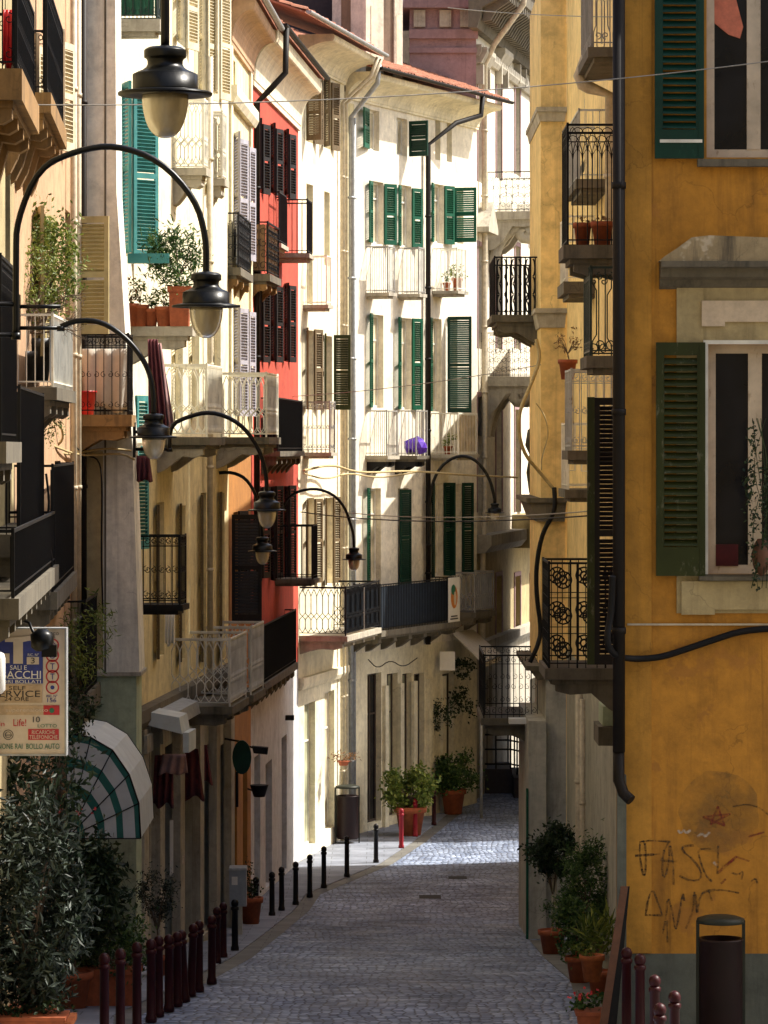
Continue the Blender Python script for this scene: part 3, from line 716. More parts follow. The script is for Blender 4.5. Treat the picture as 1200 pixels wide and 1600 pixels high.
# ================================================================= LEFT: near ochre house (mostly out of frame)
fA = Fac(-100, 30, 22, 43); A = building('corner_house', 'house at the left edge whose dark balconies hang over the tabacchi sign', fA)
wa = Wins(A, fA)
for u in (2.0, 5.0, 8.2, 11.0):
    for zz in (8.0, 12.5, 17.0): wa.raw(u, u+1.1, fA.zl(zz), fA.zl(zz+2.4), frame='framed', pane='pane')
wall(A, fA, 0, fA.L, 0, fA.zl(20), wa.holes(), M['khaki'], 8); wa.build()
pbal(A, fA, -80, 22, 52, -60, 108, 'scroll', M['iron'], side='side', sidemat='screen', slab='ochre', br='ochre', th=.3, bh=.75, near='min') if False else None
def sb(B, fc, *a, **k): return pbal(B, fc, *a, **k)
sb(A, fA, -60, 25, 52, -50, 108, 'scroll', M['iron'], side='side', sidemat='screen', slab='ledge', br='ledge', th=.30, bh=.8)
sb(A, fA, 8, 72, 97, -30, 145, 'scroll', M['iron'], side='side', sidemat='screen', slab='ledge', br='ledge', th=.24, bh=.7)
sb(A, fA, -80, 0, 24, 400, 690, 'archtop', M['iron'], side='slats', sidemat='planks', th=.2)
sb(A, fA, -30, 30, 67, 605, 835, 'bars', M['iron'], side='slats', sidemat='planks', th=.24)
sb(A, fA, 22, 82, 114, 728, 925, 'bars', M['iron'], side='slats', sidemat='screen', th=.22)
sb(A, fA, -70, 20, 84, 830, 935, 'bars', M['iron'], side='slats', sidemat='planks', th=.2)
# unseen house rows added beside and behind the viewer to block low sky light
fZ = Fac(-4.3, -60, -4.3, 29, world=True); Zb = building('added_left_house', 'unseen house row added beside the viewer on the left to block sky light', fZ)
wall(Zb, fZ, 0, fZ.L, 0, fZ.zl(20), [], M['khaki'], 8)
fY = Fac(4.9, 34, 4.9, -60, world=True); Yb = building('added_right_house', 'unseen house row added beside the viewer on the right to shade the ochre wall', fY)
wall(Yb, fY, 0, fY.L, 0, fY.zl(19), [], M['khaki'], 8)
# ================================================================= LEFT: beige house with plants on its balcony
fB = Fac(22, 43.2, 118, 54); Bh = building('beige_house', 'beige plastered house with a louvred door behind a potted tree on its balcony', fB)
wb = Wins(Bh, fB)
wb.add(106, 330, 520, 1.1, frame='framew', pane='paneg', sh='stan', left=None, right=78)
wb.add(60, 330, 560, 1.1, frame='framew', pane='pane', sh='stan', left=168, right=168)
for xc in (50, 90):
    wb.add(xc, 60, 230, 1.0, frame='framew', pane='pane', sh='sivory', left=165, right=165); wb.add(xc, 720, 900, 1.1, frame='framed', pane='pane'); wb.add(xc, 1200, 1440, 1.4, frame='framed', pane='pane')
wall(Bh, fB, 0, fB.L, 0, fB.zl(20), wb.holes(), M['beigepink'], 8); wb.build()
zt = fB.zl(20)
for x, r, mt in ((103, .05, 'pipecream'), (110, .05, 'pipecream'), (118, .06, 'pipebrown')):
    u = fB.U(x); drain(Bh, [(u, -.12, fB.zl(6.0)), (u, -.12, zt)], r, mt)
u0, u1, z, off, h = sb(Bh, fB, 28, 82, 112, 492, 605, 'bars', M['ironwhite'], side='side', sidemat='panelgrey', th=.16); zB1, offB1 = z, off
# second balcony near the pier, scroll ironwork end towards the camera
sb(Bh, fB, 112, 200, 206, 523, 648, 'scroll', M['iron'], slab='ledge', br='ledge', th=.18, bh=.4)
sb(Bh, fB, 100, 133, 154, 940, 1085, 'bars', M['iron'], side='side', sidemat='planks', th=.3)
# battered corner pier between the two houses
d = 54.3; mb = MB()
def pc(x, y, dd): p = W(x, y, dd); return (p.x, p.z)
zb_, zm_, zt_ = gz(d)-.3, Z(1050, d), 21.0
xl = X(120, d); 
prof = [(X(218, d), zm_), (X(207, d), Z(700, d)), (X(182, d), Z(300, d)), (X(178, d), zt_)]
for (xa, za), (xb, zb) in zip(prof, prof[1:]):
    mb.hexa([(xl, d, za), (xa, d, za), (xa, d+1.2, za), (xl, d+1.2, za), (xl, d, zb), (xb, d, zb), (xb, d+1.2, zb), (xl, d+1.2, zb)])
P = thing('corner_pier', 'tall leaning grey cement pier between the beige house and the cream house', 'pier', (0, 0, 0))
mb.build('pier_wall', M['pierc'], P)
mb = MB(); mb.box(X(100, d), X(213, d), d+.02, d+1.2, zb_, zm_-.06); mb.build('pier_base', M['greenish'], P)
MB().box(X(121, d), X(161, d), d-.02, d-.002, zm_+.05, Z(705, d)).build('side_panel', M['khaki'], P)
mb = MB(); mb.box(X(100, d), X(221, d), d-.05, d+1.2, zm_-.06, zm_-.002); mb.build('string_course', M['stone'], P)
mb = MB(); mb.box(X(163, d), X(166, d), d-.012, d-.002, zm_, zt_); mb.build('joint', M['stoned'], P)
# ================================================================= LEFT: cream / yellow house
fD = Fac(170, 55.6, 357, 71); D = building('cream_house', 'long cream house with ivory balconies, ledge of flower pots and teal shutters', fD)
wd = Wins(D, fD)
zs = [(fD.zl(16.6), fD.zl(19.2)), (fD.zl(12.0), fD.zl(14.7)), (fD.zl(6.3), fD.zl(9.0))]
for xc in (283, 316, 336):
    wd.add(xc, -60 if xc < 300 else -20, 70 if xc < 300 else 150, 1.1, frame='framew', pane='pane', sh='sivory', left=165, right=165)
wd.add(251, 785, 1025, .9, frame='framew', pane='paney', sh='sbrown', left=172, shw=.5)
for xc, yt in ((285, 790), (318, 770), (347, 770)): wd.add(xc, yt, 1030, .8, frame='framew', pane='paney', sh='sbrown', left=172, shw=.5)
for xc in (280, 306, 340): wd.add(xc, 460, 655, 1.0, frame='framew', pane='panep', sh='sivory', left=172, right=None, shw=.5)
wd.add(330, 180, 300, 1.0, frame='framew', pane='pane', sh='sivory', left=170, right=170)
wd.add(197, 135, 400, 1.1, frame='framew', pane='pane', sh='steal', left=158, right=140)
wd.add(203, 620, 860, 1.0, frame='framew', pane='pane', sh='steal', left=165, right=165)
zsplit = fD.z(260, 1105); zcol = fD.z(280, 690)
gh = Wins(D, fD)
for xc, w_ in ((226, 1.3), (262, 1.5), (291, 1.6), (321, 1.8), (344, 1.5)): gh.add(xc, 1165, 1452 if xc > 300 else 1470, w_, frame='framed', pane='pane', mull=1)
wall(D, fD, 0, fD.L, zcol, fD.zl(20.6), wd.holes(), M['cream'], 9)
wall(D, fD, 0, fD.L, zsplit, zcol, wd.holes(), M['yellow'], 9, 'lower_wall', top=False); wall(D, fD, 0, fD.L, 0, zsplit, gh.holes(), M['grey'], 9, 'ground_floor_wall', top=False)
wd.build(); gh.build()
band(D, 0, fD.L, zcol-.15, .25, .12, M['stone']) if False else band(D, 0, fD.L, zcol-.12, .22, .12, 'creamw'); band(D, 0, fD.L, zsplit-.1, .35, .22, 'stoned')
for x in (215, 240, 272, 303, 329, 352):
    u = fD.U(x); mb = MB(); mb.box(u-.28, u+.28, -.16, -.001, 0, zsplit-.12); mb.box(u-.34, u+.34, -.24, -.161, 0, .9); mb.box(u-.34, u+.34, -.22, -.161, zsplit-.5, zsplit-.2)
    mb.build('pilaster', M['stone'], D)
u = fD.U(318); drain(D, [(u, -.13, zsplit+.3), (u, -.13, zs[0][1]-1)], .06, 'pipecream')
sb(D, fD, 183, 245, 251, -80, 30, 'scroll', M['irongreen'], side='both', sidemat='sgreen', slab='stone', br=None, th=.2)
sb(D, fD, 270, 318, 324, 155, 262, 'gothic', M['ironwhite'], side='side', sidemat='framew', slab='stone', br='stone', bh=.5)
sb(D, fD, 324, 347, 353, 175, 279, 'gothic', M['ironwhite'], side='side', sidemat='framew', slab='stone', br='stone', bh=.4)
LEDGE = sb(D, fD, 195, 296, 300, 470, 510, 'bars', M['irongreen'], slab='stone', br='stone', th=.16, bh=.45, nrail=False)
sb(D, fD, 245, 323, 346, 570, 683, 'gothic', M['ironwhite'], side='side', sidemat='framew', slab='stoned', br='stone', th=.14, bh=.45)
sb(D, fD, 337, 416, 434, 583, 683, 'gothic', M['ironwhite'], side='side', sidemat='irongrey', slab='stoned', br='stone', th=.14, bh=.45)
sb(D, fD, 213, 281, 290, 838, 945, 'scroll', M['iron'], slab='iron', br=None, th=.1)
sb(D, fD, 268, 359, 384, 999, 1104, 'gothic', M['ironpale'], side='side', sidemat='ironpale', slab='stoned', br='stoned', th=.14, bh=.3)
sb(D, fD, 322, 392, 411, 980, 1086, 'gothic', M['ironpale'], side='side', sidemat='ironpale', slab='stoned', br='stoned', th=.14, bh=.3)
tile_roof(D, -.2, fD.L, fD.zl(20.7), .8, 5); cove(D, 0, fD.L, fD.zl(19.7), fD.zl(20.64), .7, 'creamw')
# ================================================================= LEFT: narrow orange house
fE = Fac(357, 71.05, 392, 77); E = building('orange_house', 'narrow yellow-orange house with lilac-grey shutters and wood-panelled balconies', fE)
we = Wins(E, fE)
for yt, yb in ((215, 405), (478, 650), (800, 970)):
    we.add(368, yt, yb, 1.1, frame='framew', pane='pane', sh='sgrey' if yt < 700 else 'sdark', left=165 if yt < 700 else None, right=165 if yt < 700 else 165)
    we.add(384, yt+8, yb, 1.0, frame='framew', pane='pane', sh='sgrey' if yt < 700 else 'sdark', left=168, right=168)
we.add(366, 95, 135, .5, frame='framew', pane='paneg', mull=0)
zE = fE.z(370, 700); zE0 = fE.z(370, 1110)
ge = Wins(E, fE); ge.add(366, 1170, 1440, 1.4, frame='framed'); ge.add(383, 1170, 1425, 1.2, frame='framed')
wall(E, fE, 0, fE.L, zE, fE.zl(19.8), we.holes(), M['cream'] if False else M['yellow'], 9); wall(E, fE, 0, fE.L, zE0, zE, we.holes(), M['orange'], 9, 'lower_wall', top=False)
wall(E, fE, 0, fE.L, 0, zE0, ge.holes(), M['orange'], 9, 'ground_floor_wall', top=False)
we.build(); ge.build()
# the big dark shutter standing straight out
ub = fE.U(360); sm_ = shutter_mesh(.62, fE.z(360, 805)-fE.z(360, 970), M['sdark']); link('shutter', sm_, E, (ub, -.03, fE.z(360, 970)), -radians(88))
for x in (359, 390): u = fE.U(x); MB().box(u-.25, u+.15, -.06, -.001, zE+.3, fE.zl(19)).build('quoin', M['creamw'], E)
band(E, 0, fE.L, fE.z(375, 180), .35, .18, 'creamw')
cove(E, 0, fE.L, fE.zl(18.9), fE.zl(19.9), .55, 'beigepink'); tile_roof(E, -.1, fE.L+.1, fE.zl(19.95), .62, 5); gutter(E, 0, fE.L, fE.zl(19.95), .62, 'pipe')
sb(E, fE, 356, 372, 391, 333, 418, 'swirl', M['iron'], side='side', sidemat='panelgrey', slab='stoned', br='ledge', th=.16, bh=.35)
# ================================================================= LEFT: red house
fR = Fac(392, 77.05, 466, 88.3); Rd = building('red_house', 'tall red plastered house with near-black shutters and a pale swelling cornice', fR)
wr = Wins(Rd, fR)
for xc, a, b in ((405, 190, 300), (426, 195, 303), (447, 205, 308)):
    wr.add(xc, a, b, 1.0, frame='framed', pane='pane', sh='sred', shw=.46, left=165, right=165)
for xc in (405, 426, 447): wr.add(xc, 445, 565, 1.0, frame='framed', pane='pane', sh='sred', shw=.46, left=165, right=165)
for xc in (405, 426, 447): wr.add(xc, 760, 905, 1.0, frame='framed', pane='pane', sh='sred', shw=.46, left=165, right=165)
zR0 = fR.z(430, 1062); gr = Wins(Rd, fR); gr.add(420, 1190, 1385, 1.5, frame='framed'); gr.add(444, 1150, 1362, 1.3, frame='framed', mull=0); gr.add(402, 1180, 1400, 1.3, frame='framed')
wall(Rd, fR, 0, fR.L, zR0, fR.zl(19.6), wr.holes(), M['red'], 9); wall(Rd, fR, 0, fR.L, 0, zR0, gr.holes(), M['greywhite'], 9, 'ground_floor_wall', top=False); wr.build(); gr.build()
cove(Rd, 0, fR.L, fR.zl(18.7), fR.zl(20.0), .6, 'creamw'); tile_roof(Rd, -.1, fR.L+.1, fR.zl(20.05), .68, 4); gutter(Rd, 0, fR.L, fR.zl(20.05), .68)
drain(Rd, [(.35, -.76, fR.zl(20.0)), (.35, -.74, fR.zl(19.0)), (.2, -.4, fR.zl(18.6)), (.15, -.12, fR.zl(18.3)), (.15, -.12, zR0)], .07, 'pipebrown')
sb(Rd, fR, 391, 418, 435, 347, 428, 'swirl', M['iron'], side='both', sidemat='woodpanel', slab='stoned', br='ledge', th=.16, bh=.35)
sb(Rd, fR, 433, 480, 487, 312, 396, 'bars', M['iron'], slab='stone', br=None, th=.1)
sb(Rd, fR, 420, 436, 447, 300, 380, 'bars', M['iron'], slab='stone', br=None, th=.1)
sb(Rd, fR, 408, 434, 472, 622, 705, 'bars', M['iron'], side='both', sidemat='screen', slab='stoned', br='stoned', th=.12)
sb(Rd, fR, 430, 488, 495, 822, 905, 'bars', M['iron'], slab='stoned', br=None, th=.1)
sb(Rd, fR, 392, 411, 462, 978, 1068, 'bars', M['iron'], side='both', sidemat='planks', slab='stoned', br='stoned', th=.16)
# ================================================================= LEFT: cream-white house
fG = Fac(466, 88.35, 538, 93.9); G = building('white_house', 'cream-white house with brown-green shutters beside the red house, sunlit down to the street', fG)
wg = Wins(G, fG)
wg.add(483, 135, 222, .9, frame='framew', pane='paneg', sh='sbrown', left=110, right=160); wg.add(511, 125, 232, .9, frame='framew', pane='paneg', sh='sbrown', left=150, right=165)
wg.add(484, 288, 395, .8, frame='framew', pane='paneg'); wg.add(511, 300, 415, .7, frame='framew', pane='paneg')
wg.add(484, 400, 475, .7, frame='framew', pane='paneg') 
wg.add(484, 516, 640, .9, frame='framew', pane='pane', sh='sbrown', left=165, right=165); wg.add(513, 525, 640, .9, frame='framew', pane='pane', sh='solive', left=168, right=100)
wg.add(485, 778, 912, .9, frame='framew', pane='panep', sh='sbrown', left=168, right=168); wg.add(514, 778, 912, .9, frame='framew', pane='panep', sh='sbrown', left=168, right=168)
zG0 = fG.z(500, 1062); gg = Wins(G, fG); gg.add(484, 1098, 1322, 1.3, frame='framew', pane='paneg'); gg.add(515, 1080, 1295, 1.2, frame='framew', pane='panep')
wall(G, fG, 0, fG.L, zG0, fG.zl(20.6), wg.holes(), M['creamw'], 9); wall(G, fG, 0, fG.L, 0, zG0, gg.holes(), M['cream'], 9, 'ground_floor_wall', top=False); wg.build(); gg.build()
band(G, 0, fG.L, zG0-.1, .3, .15, 'creamw')
cove(G, 0, fG.L, fG.zl(20.45), fG.zl(21.2), .95, 'creamw'); tile_roof(G, -4, fG.L, fG.zl(21.25), 1.1, 4); gutter(G, -4, fG.L, fG.zl(21.25), 1.1, 'pipe')
for x, xx in ((528, .0), (533, .18)): u = fG.U(x); drain(G, [(u, -1.1, fG.zl(21.1)), (u, -.9, fG.zl(20.6)), (u, -.13, fG.zl(19.9)), (u, -.13, .2)], .055, 'pipecream')
sb(G, fG, 474, 510, 517, 400, 476, 'bars', M['ironwhite'], slab='stone', br=None, th=.09)
sb(G, fG, 474, 515, 523, 628, 707, 'scroll', M['irongrey'], slab='stone', br=None, th=.09)
sb(G, fG, 468, 540, 592, 918, 994, 'gothic', M['iron'], side='side', sidemat='meshblue', slab='stone', br='stone', th=.14, bh=.3)
# ================================================================= LEFT: the light corner house with green shutters
fH = Fac(540, 94, 745, 103.2); H_ = building('green_shutter_house', 'pale corner house with rows of green shutters and a long netted balcony', fH)
wh = Wins(H_, fH); kw = dict(frame='framew', pane='panep', shw=.42)
wh.add(584, 172, 235, .8, sh='sgreen', left=168, frame='framew', pane='panep', shw=.75); wh.add(628, 185, 243, .8, sh='sdgreen', left=None, right=80, frame='framew', pane='panep', shw=.62)
wh.add(684, 186, 250, .42, frame='framew', pane='paneg', mull=0); wh.add(702, 190, 253, .42, frame='framew', pane='paneg', mull=0)
wh.add(590, 284, 381, .85, sh='sgreen', left=168, right=150, **kw); wh.add(634, 290, 386, .85, sh='sgreen', left=165, right=160, **kw); wh.add(685, 288, 380, .85, sh='sgreen', left=165, right=160, **kw)
wh.add(716, 296, 380, .85, sh='sgreen', left=82, frame='framew', pane='panep', shw=.66)
wh.add(590, 492, 637, .85, sh='sgreen', left=165, right=None, **kw); wh.add(634, 497, 640, .85, sh='sgreen', left=165, right=160, **kw); wh.add(682, 498, 643, .8, sh='sgreen', left=165, right=None, **kw)
wh.add(706, 498, 645, .9, sh='sdgreen', left=84, frame='framew', pane='panep', shw=.72)
wh.add(586, 763, 914, .85, sh='sgreen', left=165, right=None, **kw); wh.add(630, 763, 914, .8, sh='sdgreen', left=None, right=0, frame='framew', pane='panep', shw=.8)
wh.add(683, 756, 900, .9, sh='sdgreen', left=150, right=150, **kw); wh.add(713, 756, 898, .8, sh='sdgreen', left=165, right=150, **kw)
zH0 = fH.z(640, 1010)
gh = Wins(H_, fH)
for xc, w_ in ((585, 1.0), (613, .8), (636, .7), (655, .8), (700, .9)): gh.add(xc, 1052, 1285-(xc-585)*.35, w_, frame='framed', pane='pane' if xc in (585, 655) else 'paneg', mull=1)
wall(H_, fH, 0, fH.L, zH0, fH.zl(20.3), wh.holes(), M['white'], 10); wall(H_, fH, 0, fH.L, 0, zH0, gh.holes(), M['cream'], 10, 'ground_floor_wall', top=False); wh.build(); gh.build()
for x in (600, 624, 645, 668, 690):
    u = fH.U(x); MB().box(u-.13, u+.13, -.10, -.001, 0, zH0-1.0).build('pilaster', M['cream'], H_)
MB().box(0, .55, -.02, -.001, zH0+.1, fH.zl(20)).build('corner_strip', M['yellow'], H_)
cove(H_, 0, fH.L, fH.zl(20.1), fH.zl(20.85), .8, 'creamw'); tile_roof(H_, -.15, fH.L+.2, fH.zl(20.9), 1.0, 5); gutter(H_, -.1, fH.L+.15, fH.zl(20.9), 1.0)
u = fH.U(662); drain(H_, [(u+2.0, -1.05, fH.zl(20.85)), (u+2.0, -1.0, fH.zl(20.3)), (u+1.0, -.6, fH.zl(20.0)), (u, -.14, fH.zl(19.3)), (u, -.14, zH0)], .075, 'pipebrown')
drain(H_, [(.1, -.95, fH.zl(21)), (.1, -.9, fH.zl(20.5)), (.05, -.14, fH.zl(19.6)), (.05, -.14, .2)], .07, 'pipe')
drain(H_, [(.32, -.12, fH.zl(19.6)), (.32, -.12, .2)], .05, 'pipe')
sb(H_, fH, 572, 606, 616, 385, 457, 'bars', M['irongrey'], side='side', sidemat='framew', slab='stone', br=None, th=.09)
sb(H_, fH, 622, 654, 663, 387, 459, 'bars', M['irongrey'], side='side', sidemat='framew', slab='stone', br=None, th=.09)
HP1 = sb(H_, fH, 676, 714, 728, 388, 454, 'bars', M['ironwhite'], slab='stone', br=None, th=.09)
sb(H_, fH, 572, 604, 620, 642, 712, 'bars', M['irongrey'], slab='stone', br='iron', th=.1)
HP2 = sb(H_, fH, 616, 650, 667, 642, 712, 'bars', M['irongrey'], slab='stoned', br='iron', th=.1)
HP3 = sb(H_, fH, 674, 716, 745, 646, 710, 'bars', M['ironwhite'], side='side', sidemat='reed', slab='stone', br=None, th=.1)
LB = sb(H_, fH, 545, 594, 716, 914, 986, 'bars', M['iron'], side='both', sidemat='meshblue', slab='stoned', br='stoned', th=.16, bh=.45)
sb(H_, fH, 700, 742, 771, 895, 957, 'gothic', M['irongrey'], side='side', sidemat='panelgrey', slab='stoned', br='stoned', th=.16, bh=.4)
# netted screen over the front of the long balcony, and the banner on it
ub0, ub1, zb0, ob0, hb0 = LB
# ================================================================= the stone palazzo closing the view
fI = Fac(742, 104, 856, 121); I = building('stone_palazzo', 'stone palazzo at the bend with scrolled balconies and a heavy bracketed cornice', fI, 'palazzo')
wi = Wins(I, fI); kk = dict(frame='sbrown', pane='pane', surround='mauve')
for xc in (750, 779, 808, 832):
    wi.add(xc, 120, 285-(xc-750)*.2, 1.15, **kk); wi.add(xc, 385, 545, 1.15, **kk); wi.add(xc, 640 if xc > 770 else 620, 800, 1.3, **kk); wi.add(xc, 900, 990, 1.3, **kk)
zI0 = fI.z(790, 1000); gi = Wins(I, fI)
for xc in (765, 832): gi.add(xc, 1060, 1200, 1.3, frame='framed')
zI1 = fI.z(790, 850)
wall(I, fI, 0, fI.L, zI1, fI.zl(23.2), wi.holes(), M['white'], 14); wall(I, fI, 0, fI.L, zI0, zI1, wi.holes(), M['khaki'], 14, 'mezzanine_wall', top=False); wall(I, fI, 0, fI.L, 0, zI0, gi.holes(), M['stone'], 14, 'ground_floor_wall', top=False); wi.build(); gi.build()
for xc in (750, 779, 808, 832):
    u = fI.U(xc); z = fI.z(xc, 105); mb = MB(); mb.prism([(-.001, z), (-.18, z+.05), (-.35, z+.35), (-.35, z+.5), (-.001, z+.5)], u-.95, u+.95); mb.box(u-.8, u-.6, -.22, -.002, z-.6, z); mb.box(u+.6, u+.8, -.22, -.002, z-.6, z); mb.build('window_hood', M['stone'], I)
    z = fI.z(xc, 365); mb = MB(); mb.prism([(u-1.0, z), (u+1.0, z), (u+1.0, z+.15), (u, z+.95), (u-1.0, z+.15)], -.42, -.001, 'y'); mb.build('pediment', M['stone'], I)
band(I, 0, fI.L, fI.z(790, 850)-.1, .55, .5, 'stone'); band(I, 0, fI.L, zI0-.1, .4, .3, 'stone'); band(I, 0, fI.L, fI.zl(22.4), .35, .2, 'stone')
mb = MB(); zc = fI.zl(23.1); mb.prism([(-.001, zc), (-.25, zc), (-.35, zc+.3), (-.4, zc+.6), (-1.25, zc+1.05), (-1.3, zc+1.45), (-.001, zc+1.45)], -1.3, fI.L)
mb.build('cornice', M['stoned'], I)
mb = MB(); n = int(fI.L/.42)
for i in range(n+2):
    u = -1.0 + i*.42; mb.prism([(-.38, zc+.2), (-.62, zc+.25), (-.8, zc+.55), (-1.2, zc+.8), (-1.2, zc+1.02), (-.42, zc+.62)], u, u+.2)
mb.build('modillions', M['stoned'], I)
tile_roof(I, -1.3, fI.L, zc+1.5, 1.4, 6)
pI = fI.world(-.0, 0, 0)
u = fI.U(748); drain(I, [(u-.2, -1.45, zc+1.6), (u-.2, -1.4, zc+.9), (u-.2, -.5, zc-.3), (u, -.18, zc-.9), (u, -.18, zI1+.8), (u-.5, -.2, zI1+.2), (u-.6, -.2, zI0)], .09, 'pipecream')
ux = fI.U(768); 
sb(I, fI, 762, 838, 856, 268, 330, 'swirl', M['iron'], slab='stone', br='stone', th=.25, bh=.9)
sb(I, fI, 752, 830, 842, 520, 588, 'swirl', M['iron'], slab='stone', br='stone', th=.3, bh=.9)
mb = MB()
for xx, yy in ((753, 600), (760, 600), (764, 345)):
    u = fI.U(xx)+.1; z = fI.z(xx, yy)
    P_ = [(0, -.05, -1.6), (0, -.15, -1.0), (0, -.4, -.45), (0, -.8, -.2), (0, -1.1, -.2)]
    sp = [(0, -1.15+.28*(1-i/16)*cos(pi/2+i*.7), -.35+.28*(1-i/16)*sin(pi/2+i*.7)) for i in range(15)]
    pts = smooth([Vector(q)+Vector((u, 0, z)) for q in P_], 2) + [Vector(q)+Vector((u, 0, z)) for q in sp]
    mb = MB(); mb.tube(pts, .2, 8); mb.build('volute', M['stone'], I)
for xx in (812, 838):
    u = fI.U(xx); z = fI.z(xx, 800); mb = MB(); mb.lathe([(.34, 0), (.36, .15), (.2, .3), (.3, .7), (.38, 1.3), (.28, 1.9), (.42, 2.2), (.34, 2.7), (.12, 2.85), (.2, 3.05), (.17, 3.3), (.05, 3.42)], 14, (u, -.6, z)); mb.build('herm_figure', M['stoned'], I)
mb = MB(); mb.box(fI.U(800), fI.U(850), -1.0, -.002, fI.z(830, 850), fI.z(830, 800)); mb.build('parapet', M['khaki'], I)
# attic end wall in mauve facing the camera, above the corner house
t = thing('attic_block', 'mauve attic end wall rising behind the tiled roof of the corner house', 'building', (0, 0, 0))
x0, x1 = X(640, 104), X(744, 103.8)
MB().box(x0, x1, 103.75, 116, 19, Z(20, 104.6)).build('wall', M['mauve'], t)
mb = MB(); mb.box(x0-.02, x1+.05, 103.6, 103.747, Z(66, 104.6), Z(52, 104.6)); mb.box(x0-.02, x1+.02, 103.65, 103.747, Z(88, 104.6), Z(80, 104.6)); mb.box(x0-.2, x1-.1, 103.35, 116.1, Z(20, 104.6)+.002, Z(4, 104.6)); mb.build('string_course', M['mauve'], t)
mb = MB()
for x in (655, 695, 727): MB().box(X(x-9, 104.5), X(x+9, 104.5), 103.6, 103.747, Z(48, 104.6), Z(22, 104.6)).build('attic_panel', M['stone'], t)
# chimney tower and dark blocks on the skyline
t = thing('chimney_tower', 'white rooftop tower with two recessed panels and a dark strip between them', 'tower', (X(597, 99.5), 99.5, 20), radians(38))
h = Z(-40, 99.5)-20; q = 99.5/F
mb = MB()
for a, b in ((565-597, 600-597), (622-597, 638-597)): mb.box(a*q, b*q, 0, 1.6, 0, h)
mb.box(3*q, 25*q, .1, 1.6, 0, h)
mb.build('tower_wall', M['white'], t)
MB().box(4*q, 24*q, .05, .099, 0, h).build('dark_strip', M['brown'], t)
mb = MB(); mb.box(-22*q, -10*q, -.012, -.002, Z(95, 99.5)-20, Z(10, 99.5)-20); mb.box(28*q, 37*q, -.012, -.002, Z(110, 99.5)-20, Z(22, 99.5)-20); mb.build('recess_panel', M['cream'], t)
t = thing('brown_chimney', 'brown rendered chimney stack left of the white rooftop tower', 'chimney', (X(547, 99.7), 99.7, 20)); MB().box(-14*q, 16*q, 0, 1.4, 0, h).build('stack', M['brown'], t)
mb = MB().box(-16*q, 18*q, -.08, 1.48, h, h+.2).build('cap', M['stone'], t)
t = thing('dark_mansard', 'near-black roof block on the skyline above the red house', 'roof block', (X(400, 101), 101, 17)); MB().box(-40*q, 165*q, 0, 8, 0, Z(-60, 101)-17).build('slate_wall', M['darkroof'], t)

GU = MB()
for a, b in zip(ds[20:100], ds[21:101]):
    xa, xb = lerpt(KL, a), lerpt(KL, b); GU.quad((xa+.004, a, gz(a)+.006), (xa+.34, a, gz(a)+.006), (xb+.34, b, gz(b)+.006), (xb+.004, b, gz(b)+.006))
o = GU.build('gutter_strip', M['slab_r']); o['kind'] = 'structure'
# ================================================================= RIGHT: pale yellow house seen along its front
fJ = Fac(3.54, 67, 3.54, 44.5, world=True); J = building('pale_yellow_house', 'pale yellow house on the right with many jutting balconies and grey ground floor', fJ)
def uJ(d): return (67-d)
wj = Wins(J, fJ)
for d in (48,):
    for zz in (6.7, 11.2): wj.raw(uJ(d)-.55, uJ(d)+.55, fJ.zl(zz), fJ.zl(zz+2.3), frame='framew', pane='pane', y=.2)
zJ0 = fJ.zd(1062, 58)
wall(J, fJ, 0, fJ.L, zJ0, fJ.zl(19.5), wj.holes(), M['palebuff'], 8); wall(J, fJ, 0, fJ.L, 0, zJ0, [(uJ(50)-.6, uJ(50)+.6, 1.5, 4.0)], M['grey'], 8, 'ground_floor_wall', top=False); wj.build()
window(J, uJ(50)-.6, uJ(50)+.6, 1.5, 4.0, 'framed', 'pane')
tile_roof(J, -.0, fJ.L, fJ.zl(19.55), .25, 3, .2)
# far corner pier facing the camera, with a ledge at each storey
PJ = thing('yellow_corner_pier', 'pale yellow corner pier with stone ledges at the far end of the right-hand house', 'pier', (X(845, 67), 67.02, 0))
xa, xb = 0, 3.54 - X(845, 67)
MB().box(xa, xb, 0, 5, Z(1045, 67), 19.6).build('pier_wall', M['palebuff'], PJ)
for i, (ya, yb, xl_) in enumerate(((168, 190, 838), (482, 512, 835), (778, 815, 822), (1040, 1062, 822))):
    z1, z0 = Z(ya, 67), Z(yb, 67); e = X(845, 67)-X(xl_, 67); mb = MB(); r_ = .48 if i < 3 else xb+.0
    mb.box(-e, r_+.05, -.16, 5.0, z1-.09, z1); mb.prism([(-e*.75, z1-.091), (-e*.25, z0), (r_-.02, z0), (r_+.01, z1-.091)], -.1, -.001, 'y'); mb.prism([(-e*.75, z1-.091), (-e*.25, z0), (-.001, z0), (-.001, z1-.091)], 0, 4.9, 'y')
    mb.build('ledge', M['stoned'] if i > 1 else M['stone'], PJ)
xg = X(825, 67) - X(845, 67)
MB().box(xg, xg+.34, -.3, 4.6, .3, Z(1125, 67)).build('rusticated_pier', M['pier'], PJ)
MB().box(xg+.345, xb-.01, -.05, 4.8, .3, Z(1064, 67)).build('ground_floor_wall', M['pier'], PJ)
MB().box(xg-.05, xg-.004, -.33, -.2, .8, Z(1230, 67)).build('corner_guard', M['sgreen'], PJ)
